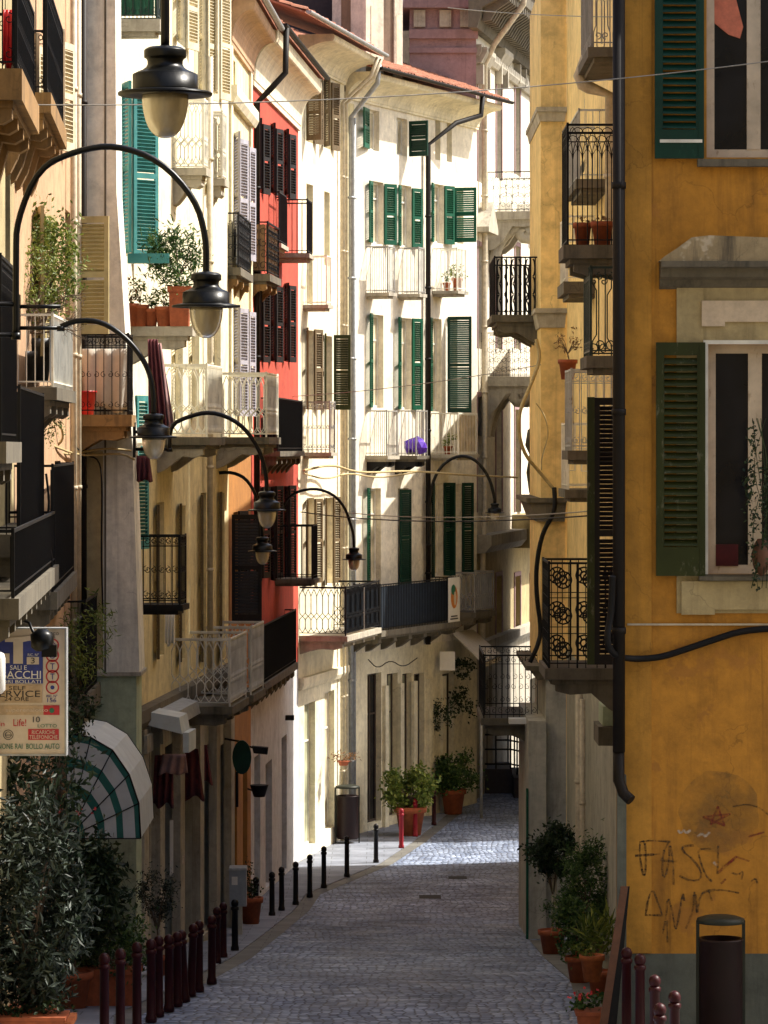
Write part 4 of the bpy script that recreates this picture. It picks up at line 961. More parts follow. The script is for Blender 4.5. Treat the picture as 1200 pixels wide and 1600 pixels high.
# balconies on the right-hand front
rb = lambda *a, **k: dbal(J, fJ, *a, **k)
RB3 = rb(49.5, 52, 925, -70, 74, 'fancy', M['irongrey'], slab='stoned', br=None, th=.14)
rb(55, 58, 905, 172, 280, 'bars', M['ironrust'], slab='stoned', br=None, th=.14)
rb(61, 64, 925, 155, 250, 'bars', M['ironrust'], slab='stoned', br=None, th=.12)
RB1 = rb(46.5, 47.7, 887, 195, 383, 'archtop', M['iron'], side=None, slab='stoned', br='stoned', th=.18, bh=.35)
rb(58, 60, 886, 338, 440, 'lattice', M['ironwhite'], slab='stoned', br=None, th=.2)
rb(46.2, 47.6, 923, 418, 556, 'fancy', M['irongreen'], slab='stoned', br=None, th=.16)
rb(52, 53.6, 893, 578, 704, 'scroll', M['ironrust'], slab='stoned', br=None, th=.14)
rb(58, 60, 888, 662, 765, 'lattice', M['ironwhite'], slab='stoned', br=None, th=.14)
RB8 = rb(49, 50.8, 858, 880, 1044, 'medallion', M['iron'], slab='stoned', br='stoned', th=.16, bh=.55)
# grey balcony panel + open ground-floor details
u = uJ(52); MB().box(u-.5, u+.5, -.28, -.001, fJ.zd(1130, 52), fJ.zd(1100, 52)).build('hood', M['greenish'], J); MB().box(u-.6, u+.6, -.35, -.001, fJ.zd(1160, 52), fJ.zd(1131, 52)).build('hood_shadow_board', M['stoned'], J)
drain(J, [(uJ(60.0), -.15, .2), (uJ(60.0), -.15, zJ0)], .07, 'pipecream'); drain(J, [(uJ(59.0), -.15, .2), (uJ(59.0), -.15, zJ0-.4)], .05, 'pipecream')
u = uJ(52); drain(J, [(u, -.12, fJ.zd(400, 52)), (u, -.12, fJ.zd(150, 52)), (u, -.45, fJ.zd(137, 52)), (u, -.55, fJ.zd(132, 52)), (u, -.6, fJ.zd(120, 52)), (u, -.5, fJ.zd(92, 52)), (u, -.35, fJ.zd(80, 52))], .10, 'pipecream')
mb = MB()
us = 67-46.6
MB().box(us-.06, us+.0, -.80, -.70, fJ.zd(1040, 46.4), fJ.zd(620, 46.4)).build('shutter_edge', M['solive'], J)
me = shutter_mesh(.68, fJ.zd(622, 46.4)-fJ.zd(1040, 46.4), M['sred']); s_ = link('shutter', me, J, (us, -.02, fJ.zd(1040, 46.4)), -radians(90))
# dark balconies beyond the pier
fP = Fac(X(845, 67)+0, 71.9, X(845, 67), 67.0, world=True); fQ = fP
PB = thing('dark_balcony', 'upper black baluster balcony jutting from the yellow corner pier', 'balcony', (fP.o.x, fP.o.y, fP.z0), fP.rot, 'dark balconies beyond the corner pier')
dbal(PB, fP, 68.5, 71.5, 773, 402, 492, 'balusters', M['iron'], slab='stoned', br='stoned', th=.14)
PB = thing('dark_balcony', 'lower black planked balcony jutting from the yellow corner pier', 'balcony', (fP.o.x, fP.o.y, fP.z0), fP.rot, 'dark balconies beyond the corner pier')
dbal(PB, fP, 68.5, 71.5, 756, 1024, 1122, 'scroll', M['iron'], side='slats', sidemat='screen', slab='stoned', br='stoned', th=.14)
t = tag(MB().box(0, .75, -.2, .2, 0, .1).build('strip_light', M['signwhite'], None, (X(795, 68), 68, Z(1130, 68))), 'white box lamp under the low dark balcony by the corner pier', 'light')
# ================================================================= RIGHT: unseen houses added to cast shade, with a gap for the sunlit strip
fJ2 = Fac(4.45, 88.8, 4.45, 72.2, world=True); J2 = building('added_side_house', 'unseen house added behind the yellow corner pier to shade the fronts opposite', fJ2)
wall(J2, fJ2, 0, fJ2.L, 0, fJ2.zl(18.6), [], M['palebuff'], 9)
fM = Fac(5.35, 112, 5.35, 96.2, world=True); M2 = building('added_alley_house', 'unseen house added past the side alley to shade the pale corner house', fM)
wall(M2, fM, 0, fM.L, 0, fM.zl(15.4), [], M['khaki'], 9)
# ================================================================= RIGHT: orange-ochre wall facing the camera
XK = X(975, 43); fK = Fac(XK, 43, XK+9, 43, world=True); K = building('ochre_house', 'orange-ochre house facing the camera on the right, with graffiti and olive shutters', fK)
kx = lambda x: X(x, 43)-XK; kz = lambda y: fK.zd(y, 43)
W1 = (kx(1106), kx(1106)+1.2, kz(897), kz(538)); W2 = (kx(1104), kx(1104)+1.2, kz(246), kz(-120)); W3 = (kx(1106)+3.8, kx(1106)+5.0, kz(897), kz(538)); W4 = (kx(1104)+3.8, kx(1104)+5.0, kz(246), kz(-120))
zpl = kz(1490)
wall(K, fK, 0, 9, zpl, fK.zl(19.8), [W1, W2, W3, W4], M['ochre'], 1.45, rv=.2); wall(K, fK, 0, 9, -1, zpl, [], M['plinth'], 1.45, 'plinth', top=False)
for q in (W1, W2, W3, W4): window(K, *q, frame='frame', pane='pane', mull=1, trans=0, y=.13, t=.11, mw=.085)
MB().box(-.004, kx(1018), -.02, -.001, zpl+.01, fK.zl(19.7)).build('corner_strip', M['ochre_b'], K)
for q, mt, wd_ in ((W1, 'solive', .0), (W2, 'sdgreen', .0), (W3, 'solive', 0), (W4, 'sdgreen', 0)):
    e = kx(1102)-kx(1026); h_ = q[3]-q[2]; me = shutter_mesh(e, h_, M[mt], .05, True)
    for sg in (0, 1):
        link('shutter', me, K, ((q[0]-.04) if not sg else q[1]+.04, -.05, q[2]-.02), pi if not sg else 0, 'olive green louvred shutter folded back on the ochre wall' if mt == 'solive' else 'blue-green louvred shutter folded back on the ochre wall').scale = (1, -1 if not sg else 1, 1)
for q in (W1, W3):
    o_ = q[0]-W1[0]; g_ = MB()
    x0, x1 = kx(1057)+o_, q[1]+(W1[0]-kx(1057))
    # render surround
    g_.box(x0, q[0]-.06, -.03, -.001, kz(958), kz(446)); g_.box(q[1]+.06, x1, -.03, -.001, kz(958), kz(446)); g_.box(q[0]-.059, q[1]+.059, -.03, -.001, q[3]+.05, kz(446)); g_.box(q[0]-.059, q[1]+.059, -.03, -.001, kz(958), q[2]-.06)
    g_.build('surround', M['khaki'], K)
    p_ = MB(); p_.prism([(kx(1096)+o_, kz(510)), (kx(1096)+o_, kz(470)), (q[1]+.1, kz(470)), (q[1]+.1, kz(510)), (q[1]-.15, kz(510)), (q[1]-.15, kz(503)), (kx(1132)+o_, kz(503)), (kx(1132)+o_, kz(510))], -.06, -.031, 'y'); p_.build('frieze_panel', M['panelpink'], K)
    p_ = MB(); a_, b_ = kx(1064)+o_, q[1]+.38
    p_.prism([(a_, kz(957)), (a_, kz(908)), (b_, kz(908)), (b_, kz(957)), (b_-.45, kz(957)), (b_-.45, kz(952)), (kx(1116)+o_, kz(952)), (kx(1116)+o_, kz(960)), (a_, kz(960))], -.08, -.031, 'y'); p_.build('apron', M['khaki'], K)
    c_ = MB(); a_, b_ = kx(1030)+o_, q[1]+.6
    c_.prism([(-.001, kz(452)), (-.06, kz(448)), (-.10, kz(438)), (-.22, kz(434)), (-.24, kz(421)), (-.34, kz(419)), (-.34, kz(410)), (-.001, kz(410))], a_, b_); c_.build('hood_cornice', M['stoned'], K)
    c_ = MB(); c_.prism([(a_-.02, kz(409.9)), (b_, kz(409.9)), (b_, kz(378)), (a_+.6, kz(370)), (a_+.38, kz(373)), (a_+.22, kz(388)), (a_+.05, kz(402))], -.30, -.001, 'y'); c_.build('cornice_top', M['rough'], K)
    s_ = MB(); s_.box(q[0]-.12, q[1]+.12, -.16, -.001, q[2]-.075, q[2]-.022); s_.box(q[0]-.04, q[1]+.04, -.06, .0-.001, q[2]-.02, q[2]-.001) ; s_.build('sill', M['stoned'], K)
    f_ = MB(); f_.box(q[0]-.06, q[0]-.001, -.045, -.031, q[2], q[3]+.05); f_.box(q[1]+.001, q[1]+.06, -.045, -.031, q[2], q[3]+.05); f_.box(q[0], q[1], -.045, -.031, q[3], q[3]+.05); f_.build('architrave', M['framew'], K)
for q in (W2, W4): s_ = MB(); s_.box(q[0]-.12, q[1]+.12, -.14, -.001, q[2]-.12, q[2]-.03); s_.build('sill', M['stoned'], K)
MB().box(kx(1030), kx(1096), -.115, -.101, kz(224), kz(219)).build('shutter_bar', M['framew'], K)
# salmon curtain shape paints a parasol's reflection on the upper pane; cushion at the lower
t = MB(); t.prism([(kx(1117), kz(-60)), (kx(1150), kz(-10)), (kx(1163), kz(40)), (kx(1158), kz(58)), (kx(1140), kz(52)), (kx(1118), kz(34))], .128, .158, 'y'); t.build('curtain', simple('reflection_salmon', (.55, .16, .09), .8), K)
MB().box(kx(1120), kx(1155), .115, .158, kz(885), kz(851)).build('red_cushion', simple('cloth_dark_red', (.06, .004, .004), .9), K)
# conduit, thin wire, plinth edge
MB().box(kx(980), 9, -.032, -.021, kz(977), kz(974)).build('conduit', M['pipecream'], K)
# graffiti: strokes sprayed on the wall (thin raised ribbons)
def strokes(name, L, mat, wd, y0=-.0225, sm=1):
    mb = MB()
    for s_ in L:
        P = [Vector((kx(x), 0, kz(y))) for x, y in s_]; P = smooth(P, sm)
        for a, b in zip(P, P[1:]):
            d_ = b-a
            if d_.length < 1e-5: continue
            n_ = Vector((-d_.z, 0, d_.x)).normalized()*wd*R.uniform(.35, .6); e_ = d_.normalized()*wd*.2; y_ = y0 - R.uniform(0, .0015)
            mb.quad((a-n_-e_)+Vector((0, y_, 0)), (b-n_+e_)+Vector((0, y_, 0)), (b+n_+e_)+Vector((0, y_, 0)), (a+n_-e_)+Vector((0, y_, 0)))
    return mb.build(name, M[mat], K)
def cp(L): return [[(800+x/3, 1200+y/3) for x, y in s] for s in L]
strokes('graffiti', cp([[(600, 345), (597, 400), (612, 500), (625, 500), (628, 400), (620, 340), (600, 345), (650, 338), (740, 345)], [(578, 410), (690, 403)], [(735, 345), (705, 400), (703, 500), (718, 515), (735, 430), (738, 345), (755, 430), (757, 545)], [(695, 433), (768, 437)], [(850, 362), (800, 365), (795, 385), (850, 430), (885, 480), (885, 520), (840, 530), (785, 505)], [(930, 378), (870, 380), (880, 430), (905, 500), (935, 530)], [(966, 365), (962, 495)],
  [(625, 690), (640, 600), (660, 568), (680, 620), (705, 692)], [(628, 688), (700, 690)], [(705, 775), (722, 700), (728, 600), (750, 660), (765, 770), (780, 700), (800, 580), (806, 620)], [(815, 750), (850, 660), (852, 575), (862, 600), (865, 700), (880, 590), (930, 570), (1000, 572), (1062, 585)], [(920, 570), (935, 620)], [(725, 715), (728, 815)]]), 'graffiti', .026)
strokes('graffiti', cp([[(895, 228), (1022, 215), (930, 262), (965, 180), (995, 268), (895, 228)], [(965, 490), (1050, 415), (1110, 435)], [(985, 460), (1040, 430)], [(1110, 320), (1180, 300)], [(980, 540), (1000, 520)]]), 'graffitir', .03, sm=0)
strokes('graffiti', cp([[(778, 292), (790, 305), (805, 290), (815, 305), (835, 292)], [(870, 320), (890, 305), (905, 322), (925, 300)], [(945, 440), (955, 455)]]), 'graffitiw', .03)
strokes('graffiti', cp([[(1035, 180), (1100, 168), (1160, 185), (1215, 230)], [(1030, 490), (1060, 500), (1085, 480), (1075, 520)], [(1120, 530), (1140, 515), (1150, 540)]]), 'graffiti', .022)
hl = MB(); hl.quad(*[(kx(1123)+.50*cos(2*pi*i/30)*R.uniform(.93, 1.05), -.0212, kz(1268)+.52*sin(2*pi*i/30)*R.uniform(.93, 1.05)) for i in range(30)]); hl.build('graffiti_halo', M['soot'], K)
# tall dark pipe at the corner of the ochre house
o = MB(); o.tube([(0, 0, 0), (0, 0, Z(-60, 42.7)-Z(1175, 42.7))], .078, 12)
for z_ in (1.5, 4.2, 7): o.tube([(0, 0, z_-.04), (0, 0, z_+.04)], .09, 12)
t = thing('corner_drainpipe', 'tall dark brown drainpipe running down the corner of the ochre house', 'drainpipe', (X(967, 42.7), 42.7, Z(1175, 42.7))); o.build('pipe', M['pipebrown'], t)
o = MB(); o.tube([(0, 0, 0), (.0, -.02, -.35), (.05, -.1, -.5), (.14, -.16, -.58)], .07, 10); o.build('spout', M['pipebrown'], t)
o = MB(); o.box(-.05, .05, .0, .3, -.4, 9.5); o.build('corner_board', M['pipebrown'], t, (0, .08, 0))
MB().box(-.01, .10, .1, .3, gz(42.7)-Z(1175, 42.7)-.2, -.3).build('corner_stone', M['plinth'], t, (0, 0, 0))
# ================================================================= cables
wirething('thick_cable', 'thick black cable swagged across the ochre wall below the window', smooth([W(957, 900, 42.5), W(955, 960, 42.6), W(947, 1000, 42.5), W(958, 1024, 42.6), W(985, 1030, 42.9), W(1030, 1028, 42.93), W(1070, 1015, 42.93), W(1120, 998, 42.93), W(1160, 985, 42.93), W(1240, 980, 42.93)]), .042, 'cable', n=2)
wirething('buff_cable', 'buff cable looping down the yellow corner pier', smooth([W(838, 530, 66.8), W(845, 560, 66.8), W(830, 600, 66.5), W(808, 650, 66.3), W(815, 705, 66.5), W(845, 740, 66.9), W(866, 765, 66.9)]), .035, 'cablec', n=2)
wirething('loop_cable', 'thin buff cable loop beside the buff cable on the yellow corner pier', smooth([W(838, 630, 66.9), W(852, 650, 66.9), W(858, 680, 66.9), W(846, 715, 66.9), W(846, 735, 66.9)]), .014, 'cablec', n=2)
wirething('black_cable', 'black cable dropping from the middle ledge of the yellow pier to the lowest ledge', smooth([W(866, 762, 66.8), W(868, 800, 66.7), W(848, 830, 66.8), W(838, 880, 66.8), W(838, 930, 66.8), W(846, 985, 66.8), W(840, 1010, 66.6), W(828, 1035, 66.6)]), .045, 'cable', n=2)
for lab, a, b, r, sg in (('thin wire spanning the whole view above the second lamp', W(-20, 163, 40), W(1230, 92, 42.9), .007, .18), ('thin wire crossing the top right corner in front of the green shutter', W(700, 12, 60), W(1230, 20, 42.8), .007, .1),
    ('faint wire between the white balconies and the yellow pier at mid height', W(440, 620, 88), W(845, 570, 66.9), .008, .1), ('wire strung just above the far small lamp', W(535, 800, 85), W(930, 798, 53), .009, .12), ('dark wire strung just under the wire above the far small lamp', W(470, 800, 80), W(930, 805, 53), .012, .15)):
    wirething('overhead_wire', lab, [a, b], r, 'wire' if 'dark' not in lab else 'cable', 'wire', sag=sg, n=24)
wirething('bundled_cable', 'pale bundled cable crossing from the white house to the corner house balcony', smooth([W(475, 735, 88), W(520, 725, 91), W(560, 740, 92), W(640, 735, 96), W(720, 742, 99), W(808, 746, 103)]), .03, 'cablec', n=4)
wirething('bundled_cable', 'pale tangled cable strung low under the ivory balcony of the corner house', smooth([W(475, 740, 88), W(510, 750, 90), W(545, 738, 92.5), W(590, 748, 94), W(650, 738, 96.5)]), .022, 'cablec', n=4)
# ================================================================= lamps
lamp('nearest and largest black street lamp, hanging from a straight rod at the top left', 258, 146, 21.8, .6, [(-60, 40), (-60, -60), (40, -180), (150, -200), (230, -150), (258, -50), (258, 60)], .028, -4.4)
lamp('second black street lamp, on a tall swan-neck arc in front of the potted tree', 322, 478, 30.2, .6, [(25, 520), (25, 400), (26, 345), (60, 262), (120, 235), (180, 226), (250, 250), (305, 310), (322, 370), (322, 425)], .028, -4.5)
lamp('third black street lamp, in front of the hanging maroon laundry', 240, 683, 43.5, .6, [(95, 510), (120, 500), (160, 502), (200, 530), (230, 570), (240, 610), (240, 650)], .034, -4.6)
lamp('fourth black street lamp, over the lower black one beside the red house', 417, 797, 54, .6, [(265, 700), (266, 665), (290, 652), (330, 642), (375, 660), (405, 700), (416, 740), (417, 770)], .034, -3.9)
lamp('small black street lamp tucked directly under the fourth, against the red house', 410, 861, 69.5, .58, [(330, 740), (365, 737), (390, 752), (406, 790), (410, 835)], .034, -3.3)
lamp('small black street lamp in front of the white house, on a short flat arc', 553, 874, 83, .58, [(438, 850), (440, 790), (460, 768), (500, 762), (535, 782), (552, 830), (553, 852)], .034, -2.6)
lamp('farthest and smallest street lamp, before the stone palazzo', 773, 801, 99, .56, [(670, 850), (670, 780), (682, 735), (710, 712), (740, 714), (765, 745), (773, 780)], .045, X(670, 100.4))
# ================================================================= bollards
def bollard(label, x, yb, yt, mat, group, d=None, lean=0):
    d = d or gd(yb); z = gz(d)+.015; h = Z(yt, d) - z
    t = thing('bollard', label, 'bollard', (X(x, d), d, z), 0, group); t.rotation_euler = (0, lean, 0)
    r = .06; key = (mat, round(h, 2))
    b = MB(); b.lathe([(r*1.25, 0), (r*1.25, .06), (r, .1), (r*.93, h-.2), (r*1.2, h-.19), (r*1.2, h-.15), (r*.9, h-.13)], 14); b.build('post', M[mat], t)
    b = MB(); b.lathe([(r*.8, h-.131), (r*1.08, h-.11), (r*1.16, h-.06), (r*.85, h-.02), (r*.3, h)], 14); b.build('ball_cap', M[mat], t)
GL = 'bollards along the left pavement'
ORD = ['nearest', 'second', 'third', 'fourth', 'fifth', 'sixth', 'seventh', 'eighth', 'ninth', 'tenth', 'eleventh', 'twelfth', 'thirteenth']
for i, (x, yb, yt, ln) in enumerate(((163, 1632, 1489, 0), (188, 1624, 1482, 0), (214, 1612, 1472, 0), (236, 1599, 1467, 0), (248, 1590, 1462, 0), (264, 1582, 1460, 0), (277, 1574, 1456, 0), (289, 1567, 1453, -.05), (298, 1558, 1443, .04), (311, 1551, 1438, 0), (331, 1539, 1430, 0), (339, 1507, 1417, 0), (349, 1498, 1410, 0))):
    bollard('dark red bollard with ball cap, %s in the left-hand row' % ORD[i], x, yb, yt, 'bollard', GL, lean=ln)
for i, (x, yb, yt) in enumerate(((367, 1487, 1405), (400, 1442, 1370), (425, 1432, 1362), (440, 1424, 1354), (462, 1415, 1346), (484, 1403, 1335), (506, 1388, 1322), (542, 1371, 1306), (587.5, 1349, 1287))):
    bollard('black bollard, %s' % ['beside the grey meter cabinet', 'just past the grey meter cabinet', 'second past the grey meter cabinet', 'third past the grey meter cabinet', 'fourth past the grey meter cabinet', 'below the open door of the white house', 'third from the sunlit end of its row', 'next to last before the sunlit strip', 'standing last, its base at the edge of the sunlit strip'][i], x, yb, yt, 'bollardb', GL)
for i, (x, yb, yt, mt) in enumerate(((627, 1326, 1263, 'bollardr'), (649, 1308, 1248, 'bollardr'), (678, 1290, 1233, 'bollard'))):
    bollard(['bright red bollard in the sunlit strip before the lemon shrub', 'red bollard hard against the near terracotta pot at the bend', 'dark red bollard between the two big potted shrubs at the bend'][i], x, yb, yt, mt, GL)
for i, (x, yt, d) in enumerate(((979, 1480, 42), (1000, 1490, 41), (1023, 1523, 39.5), (1054, 1548, 38), (1031, 1567, 37))):
    bollard('dark red bollard by the ochre wall, %s' % ['leftmost, behind the leaning board', 'tall one second from the left', 'middle one, set lower', 'rightmost of the group', 'lowest and nearest of the group'][i], x, 0, yt, 'bollard', 'bollards in front of the ochre wall', d=d)

for i, (lab, P_) in enumerate((('pale cable loop tangled under the scrolled balcony by the pier', [(66, 668, 49), (95, 660, 50), (100, 690, 50.5), (78, 700, 50.5), (108, 712, 52), (130, 706, 53.8), (165, 700, 54.0), (205, 704, 54.2)]), ('pale cable running along under the first loop by the pier', [(64, 690, 49), (92, 700, 50), (112, 708, 52), (135, 712, 53.9), (190, 708, 54.0), (210, 718, 54.2)]),
    ('black cable dangling down the grey corner pier', [(120, 700, 52.5), (132, 712, 54.1), (156, 716, 54.1), (160, 760, 54.1), (158, 860, 54.1), (161, 960, 54.1)]), ('black cable hanging between the dark balconies at the left edge', [(72, 740, 41), (78, 790, 41), (70, 830, 41), (82, 870, 41), (80, 910, 41)]),
    ('dark cable sagging under the long netted balcony', [(575, 1030, 95), (590, 1046, 95), (610, 1030, 96), (630, 1044, 97), (652, 1028, 98)]))):
    wirething('loose_cable', lab, smooth([W(*q) for q in P_]), .018 if i < 2 else .014, 'cablec' if i < 2 else 'cable', n=2)
# ================================================================= tobacconist's sign
d = 38.0; s = d/F; sx = lambda x: (x+8)*s; sz = lambda y: (1178-y)*s
T = thing('shop_sign', 'cream and blue tabacchi sign box projecting from the ochre house at the left edge', 'sign', (X(-8, d), d, Z(1178, d)))
MB().box(-.6, sx(101), 0, .16, 0, sz(983)).build('sign_box', M['signpanel'], T)
mb = MB(); mb.box(sx(101)+.001, sx(104), -.02, .18, -.02, sz(981)); mb.box(-.62, sx(101), -.02, .18, sz(983)+.001, sz(981)); mb.box(-.62, sx(101), -.02, .18, -.02, -.001); mb.build('sign_frame', M['pipe'], T)
def panel(name, x0, x1, y0, y1, mat, yy=-.006): MB().box(sx(x0), sx(x1), yy, -.001, sz(y1), sz(y0)).build(name, M[mat], T)
def tx(lines, mat, y=-.007):
    mb = MB()
    for (q, cx, cy, h, w_) in lines: text_mesh(mb, q, sx(cx), sz(cy), h*s, w_*s if w_ else None, y)
    mb.build('lettering', M[mat], T)
panel('blue_panel', -20, 67, 997, 1068, 'signblue'); panel('tan_panel', -20, 66, 1070, 1098, 'signtan'); panel('ring_panel', 68, 96, 985, 1099, 'signpanel', -.004)
panel('red_strip', -20, 93, 1102, 1117, 'signtan'); panel('red_strip', 44, 92, 1139, 1156, 'signred'); panel('red_strip', 68, 93, 1102, 1117, 'signred', -.0075)
mb = MB(); mb.box(sx(8), sx(50), -.012, -.0065, sz(1001), sz(997.5)) ; mb.prism([(sx(8), sz(1003)), (sx(8), sz(997)), (sx(50), sz(993)), (sx(50), sz(1000)), (sx(36), sz(1003)), (sx(36), sz(1037)), (sx(21), sz(1037)), (sx(21), sz(1003))], -.014, -.0121, 'y'); mb.box(sx(-5), sx(15), -.012, -.0065, sz(1036), sz(1021)); mb.box(sx(42), sx(61), -.012, -.0065, sz(1038), sz(1026.5)); mb.build('letter_t', M['signpanel'], T)
tx([('SALI E', 29, 1043, 7, 26), ('TABACCHI', 33-12, 1054, 12, 86), ('VALORI BOLLATI', 24, 1065, 5, 80), ('RIC. N°', 52, 1023, 4.5, 17)], 'signwhite')
tx([('3', 51.5, 1032, 9, 6), ('8', 6, 1029, 9, 6), ('10', 57, 1124, 9, 11)], 'signblack', -.0125)
mb = MB(); mb.box(sx(13), sx(64), -.009, -.0065, sz(1060.8), sz(1060)); mb.build('rule_line', M['signwhite'], T)
tx([('SELF', 27, 1075, 6, 26), ('SERVICE', 26, 1084, 10, 74), ('24 ORE', 26, 1092, 6, 38), ('GIOCO', 82, 990, 4.5, 20), ('DEL', 82, 995, 4, 10)], 'signblack')
tx([('Life!', 31, 1129, 11, 20), ('in', 3, 1131, 7, 8)], 'signred')
tx([('RICARICHE', 68, 1144, 6, 36), ('TELEFONICHE', 68, 1151.5, 6, 44)], 'signpanel', -.0075)
tx([('CANONE RAI  BOLLO AUTO', 39, 1166, 8.5, 108), ('LOTTO', 74, 1134, 5, 30)], 'signgreen')
tx([('superenalotto', 42, 1110, 7, 66)], 'signpanel', -.0085)
tx([('RIC. N°', 81, 1087.5, 4, 17), ('156', 81, 1094, 6.5, 14)], 'signblue')
r_ = MB(); i_ = MB()
def ringm(mb, cx, cy, r, w_, y=-.008):
    n = 24
    for k in range(n):
        a, b = 2*pi*k/n, 2*pi*(k+1)/n
        P = [(cx+q*cos(t_), y, cy+q*sin(t_)) for q, t_ in ((r, a), (r, b), (r-w_, b), (r-w_, a))]; mb.quad(*P)
for k, cy in enumerate((1008, 1024, 1041, 1057, 1074)):
    ringm(r_, sx(82), sz(cy), 10.5*s, 2.2*s)
    if k == 4: ringm(i_, sx(82), sz(cy), 3.2*s, 3.1*s)
    elif k in (2, 3): text_mesh(i_, 'T', sx(82), sz(cy), 9*s, 7*s, -.007)
    else: ringm(i_, sx(82), sz(cy), 5*s, 1.3*s)
r_.build('ring', M['signred'], T); i_.build('ring_letter', M['signblue'], T)
mb = MB(); ringm(mb, sx(81), sz(1110), 4*s, 3.9*s, -.010); mb.build('clover', M['signgreen'], T)
mb = MB(); ringm(mb, sx(13), sz(1148), 8*s, 1.0*s); ringm(mb, sx(13), sz(1148), 5*s, .8*s, -.009); text_mesh(mb, 'Gioco', sx(13), sz(1148), 4*s, 11*s, -.007); mb.build('emblem', M['signblack'], T)
mb = MB(); mb.tube([(-.6, .08, sz(983)), (-.6, .08, sz(950))], .02, 6); mb.box(-1.6, sx(10), .05, .11, sz(983)+.002, sz(983)+.05); mb.build('bracket', M['iron'], T)
t = thing('floodlight', 'small black floodlight in front of the tabacchi sign', 'lamp', W(66, 1003, 37.5)); mb = MB(); mb.lathe([(.07, -.10), (.12, -.06), (.13, .08), (.05, .14)], 14); mb.box(.0, .16, -.08, .06, -.16, -.03); mb.tube([(-.05, 0, 0), (-.15, .1, .2), (-.5, .5, .3)], .018, 6); mb.build('housing', M['lampblack'], t)
t = thing('wall_light', 'white drum lamp cut by the left edge beside the tabacchi sign', 'lamp', W(-4, 1075, 37)); mb = MB(); mb.lathe([(.05, -.06), (.085, -.02), (.085, .32), (.07, .37), (.02, .39)], 18); mb.build('housing', M['signwhite'], t)
# ================================================================= striped awning
d0, d1 = 49.8, 52.6; xw = X(104, d0); rad = 1.10
A_ = thing('striped_awning', 'green and white striped round-fronted awning over the shop door at lower left', 'awning', (xw, d0, Z(1310, d0)))
seg = 5; S = d0/F; mg = MB(); mw = MB(); prof = [(0, 165), (38, 158), (72, 138), (98, 100), (113, 55), (116, 0)]
prof = [(a*S, b*S) for a, b in prof]
sg_ = [(0, .16, 'w'), (.16, .25, 'g'), (.25, .42, 'w'), (.42, .52, 'g'), (.52, .68, 'w'), (.68, .77, 'g'), (.77, .93, 'w'), (.93, 1.0, 'g')]
mb = MB(); T_ = .006
for (xa, za), (xb, zb) in zip(prof, prof[1:]):
    for a, b, c in sg_:
        mb.k = 1 if c == 'g' else 0
        mb.hexa([(xa*a, 0, za*a), (xb*a, 0, zb*a), (xb*b, 0, zb*b), (xa*b, 0, za*b), (xa*a, -T_, za*a), (xb*a, -T_, zb*a), (xb*b, -T_, zb*b), (xa*b, -T_, za*b)])
N_ = 9; Ln = d1-d0
for (xa, za), (xb, zb) in zip(prof, prof[1:]):
    for k in range(N_):
        mb.k = 0; a, b = Ln*k/N_, Ln*(k+1)/N_
        mb.quad((xa, a+.0, za), (xa, b, za), (xb, b, zb), (xb, a, zb)); mb.quad((xa*.99, a, za*.99), (xb*.99, a, zb*.99), (xb*.99, b, zb*.99), (xa*.99, b, za*.99))
mb.build('canopy', [M['canvasw'], M['canvasg']], A_)
mb = MB()
for xa, za in prof: mb.tube([(0, -.012, .0), (xa, -.012, za)], .009, 5)
for q in (0, Ln): mb.tube([(a, q-.012, b) for a, b in prof], .012, 5)
mb.build('frame', M['iron'], A_)
# small white hood awning over the shop beside the pier
u = fD.U(216); zz = fD.z(216, 1130)
t = thing('hood_awning', 'small folded white awning box above the first shopfront of the cream house', 'awning', (fD.o.x, fD.o.y, fD.z0), fD.rot); mb = MB()
mb.hexa([(u, -.02, zz), (u+1.0, -.02, zz), (u+1.0, -.75, zz-.18), (u, -.75, zz-.18), (u, -.02, zz+.22), (u+1.0, -.02, zz+.22), (u+1.0, -.7, zz+.1), (u, -.7, zz+.1)]); mb.box(u+.05, u+.95, -.86, -.76, zz-.5, zz-.16); mb.build('cover', M['canvasw'], t)
t = thing('hood_awning', 'longer grey awning box above the second shopfront of the cream house', 'awning', (fD.o.x, fD.o.y, fD.z0), fD.rot); mb = MB(); u = fD.U(228)
mb.hexa([(u, -.02, zz), (u+3, -.02, zz), (u+3, -.55, zz-.12), (u, -.55, zz-.12), (u, -.02, zz+.2), (u+3, -.02, zz+.2), (u+3, -.5, zz+.1), (u, -.5, zz+.1)]); mb.build('cover', M['pipe'], t)
# beige awning at the bend
t = thing('shop_awning', 'plain beige sloping awning over the shopfront at the bend', 'awning', (0, 0, 0)); d = 101
P = [W(706, 990, 100.6), W(740, 986, 102.3), W(782, 1024, 101.2), W(752, 1036, 99.0)]; mb = MB(); n_ = Vector((0, 0, .04)); mb.hexa([P[0], P[3], P[2], P[1], P[0]+n_, P[3]+n_, P[2]+n_, P[1]+n_]); v_ = Vector((0, 0, -.16)); mb.hexa([P[3]+v_, P[2]+v_, P[2]+v_+Vector((0, .03, 0)), P[3]+v_+Vector((0, .03, 0)), P[3]-n_*.1, P[2]-n_*.1, P[2]-n_*.1+Vector((0, .03, 0)), P[3]-n_*.1+Vector((0, .03, 0))]); mb.build('canopy', M['canvasbeige'], t)
mb = MB(); p = P[3]; mb.tube([p, Vector((p.x, p.y, .0))], .05, 8); mb.tube([P[3], P[2]], .03, 6); mb.build('post', M['pipe'], t)
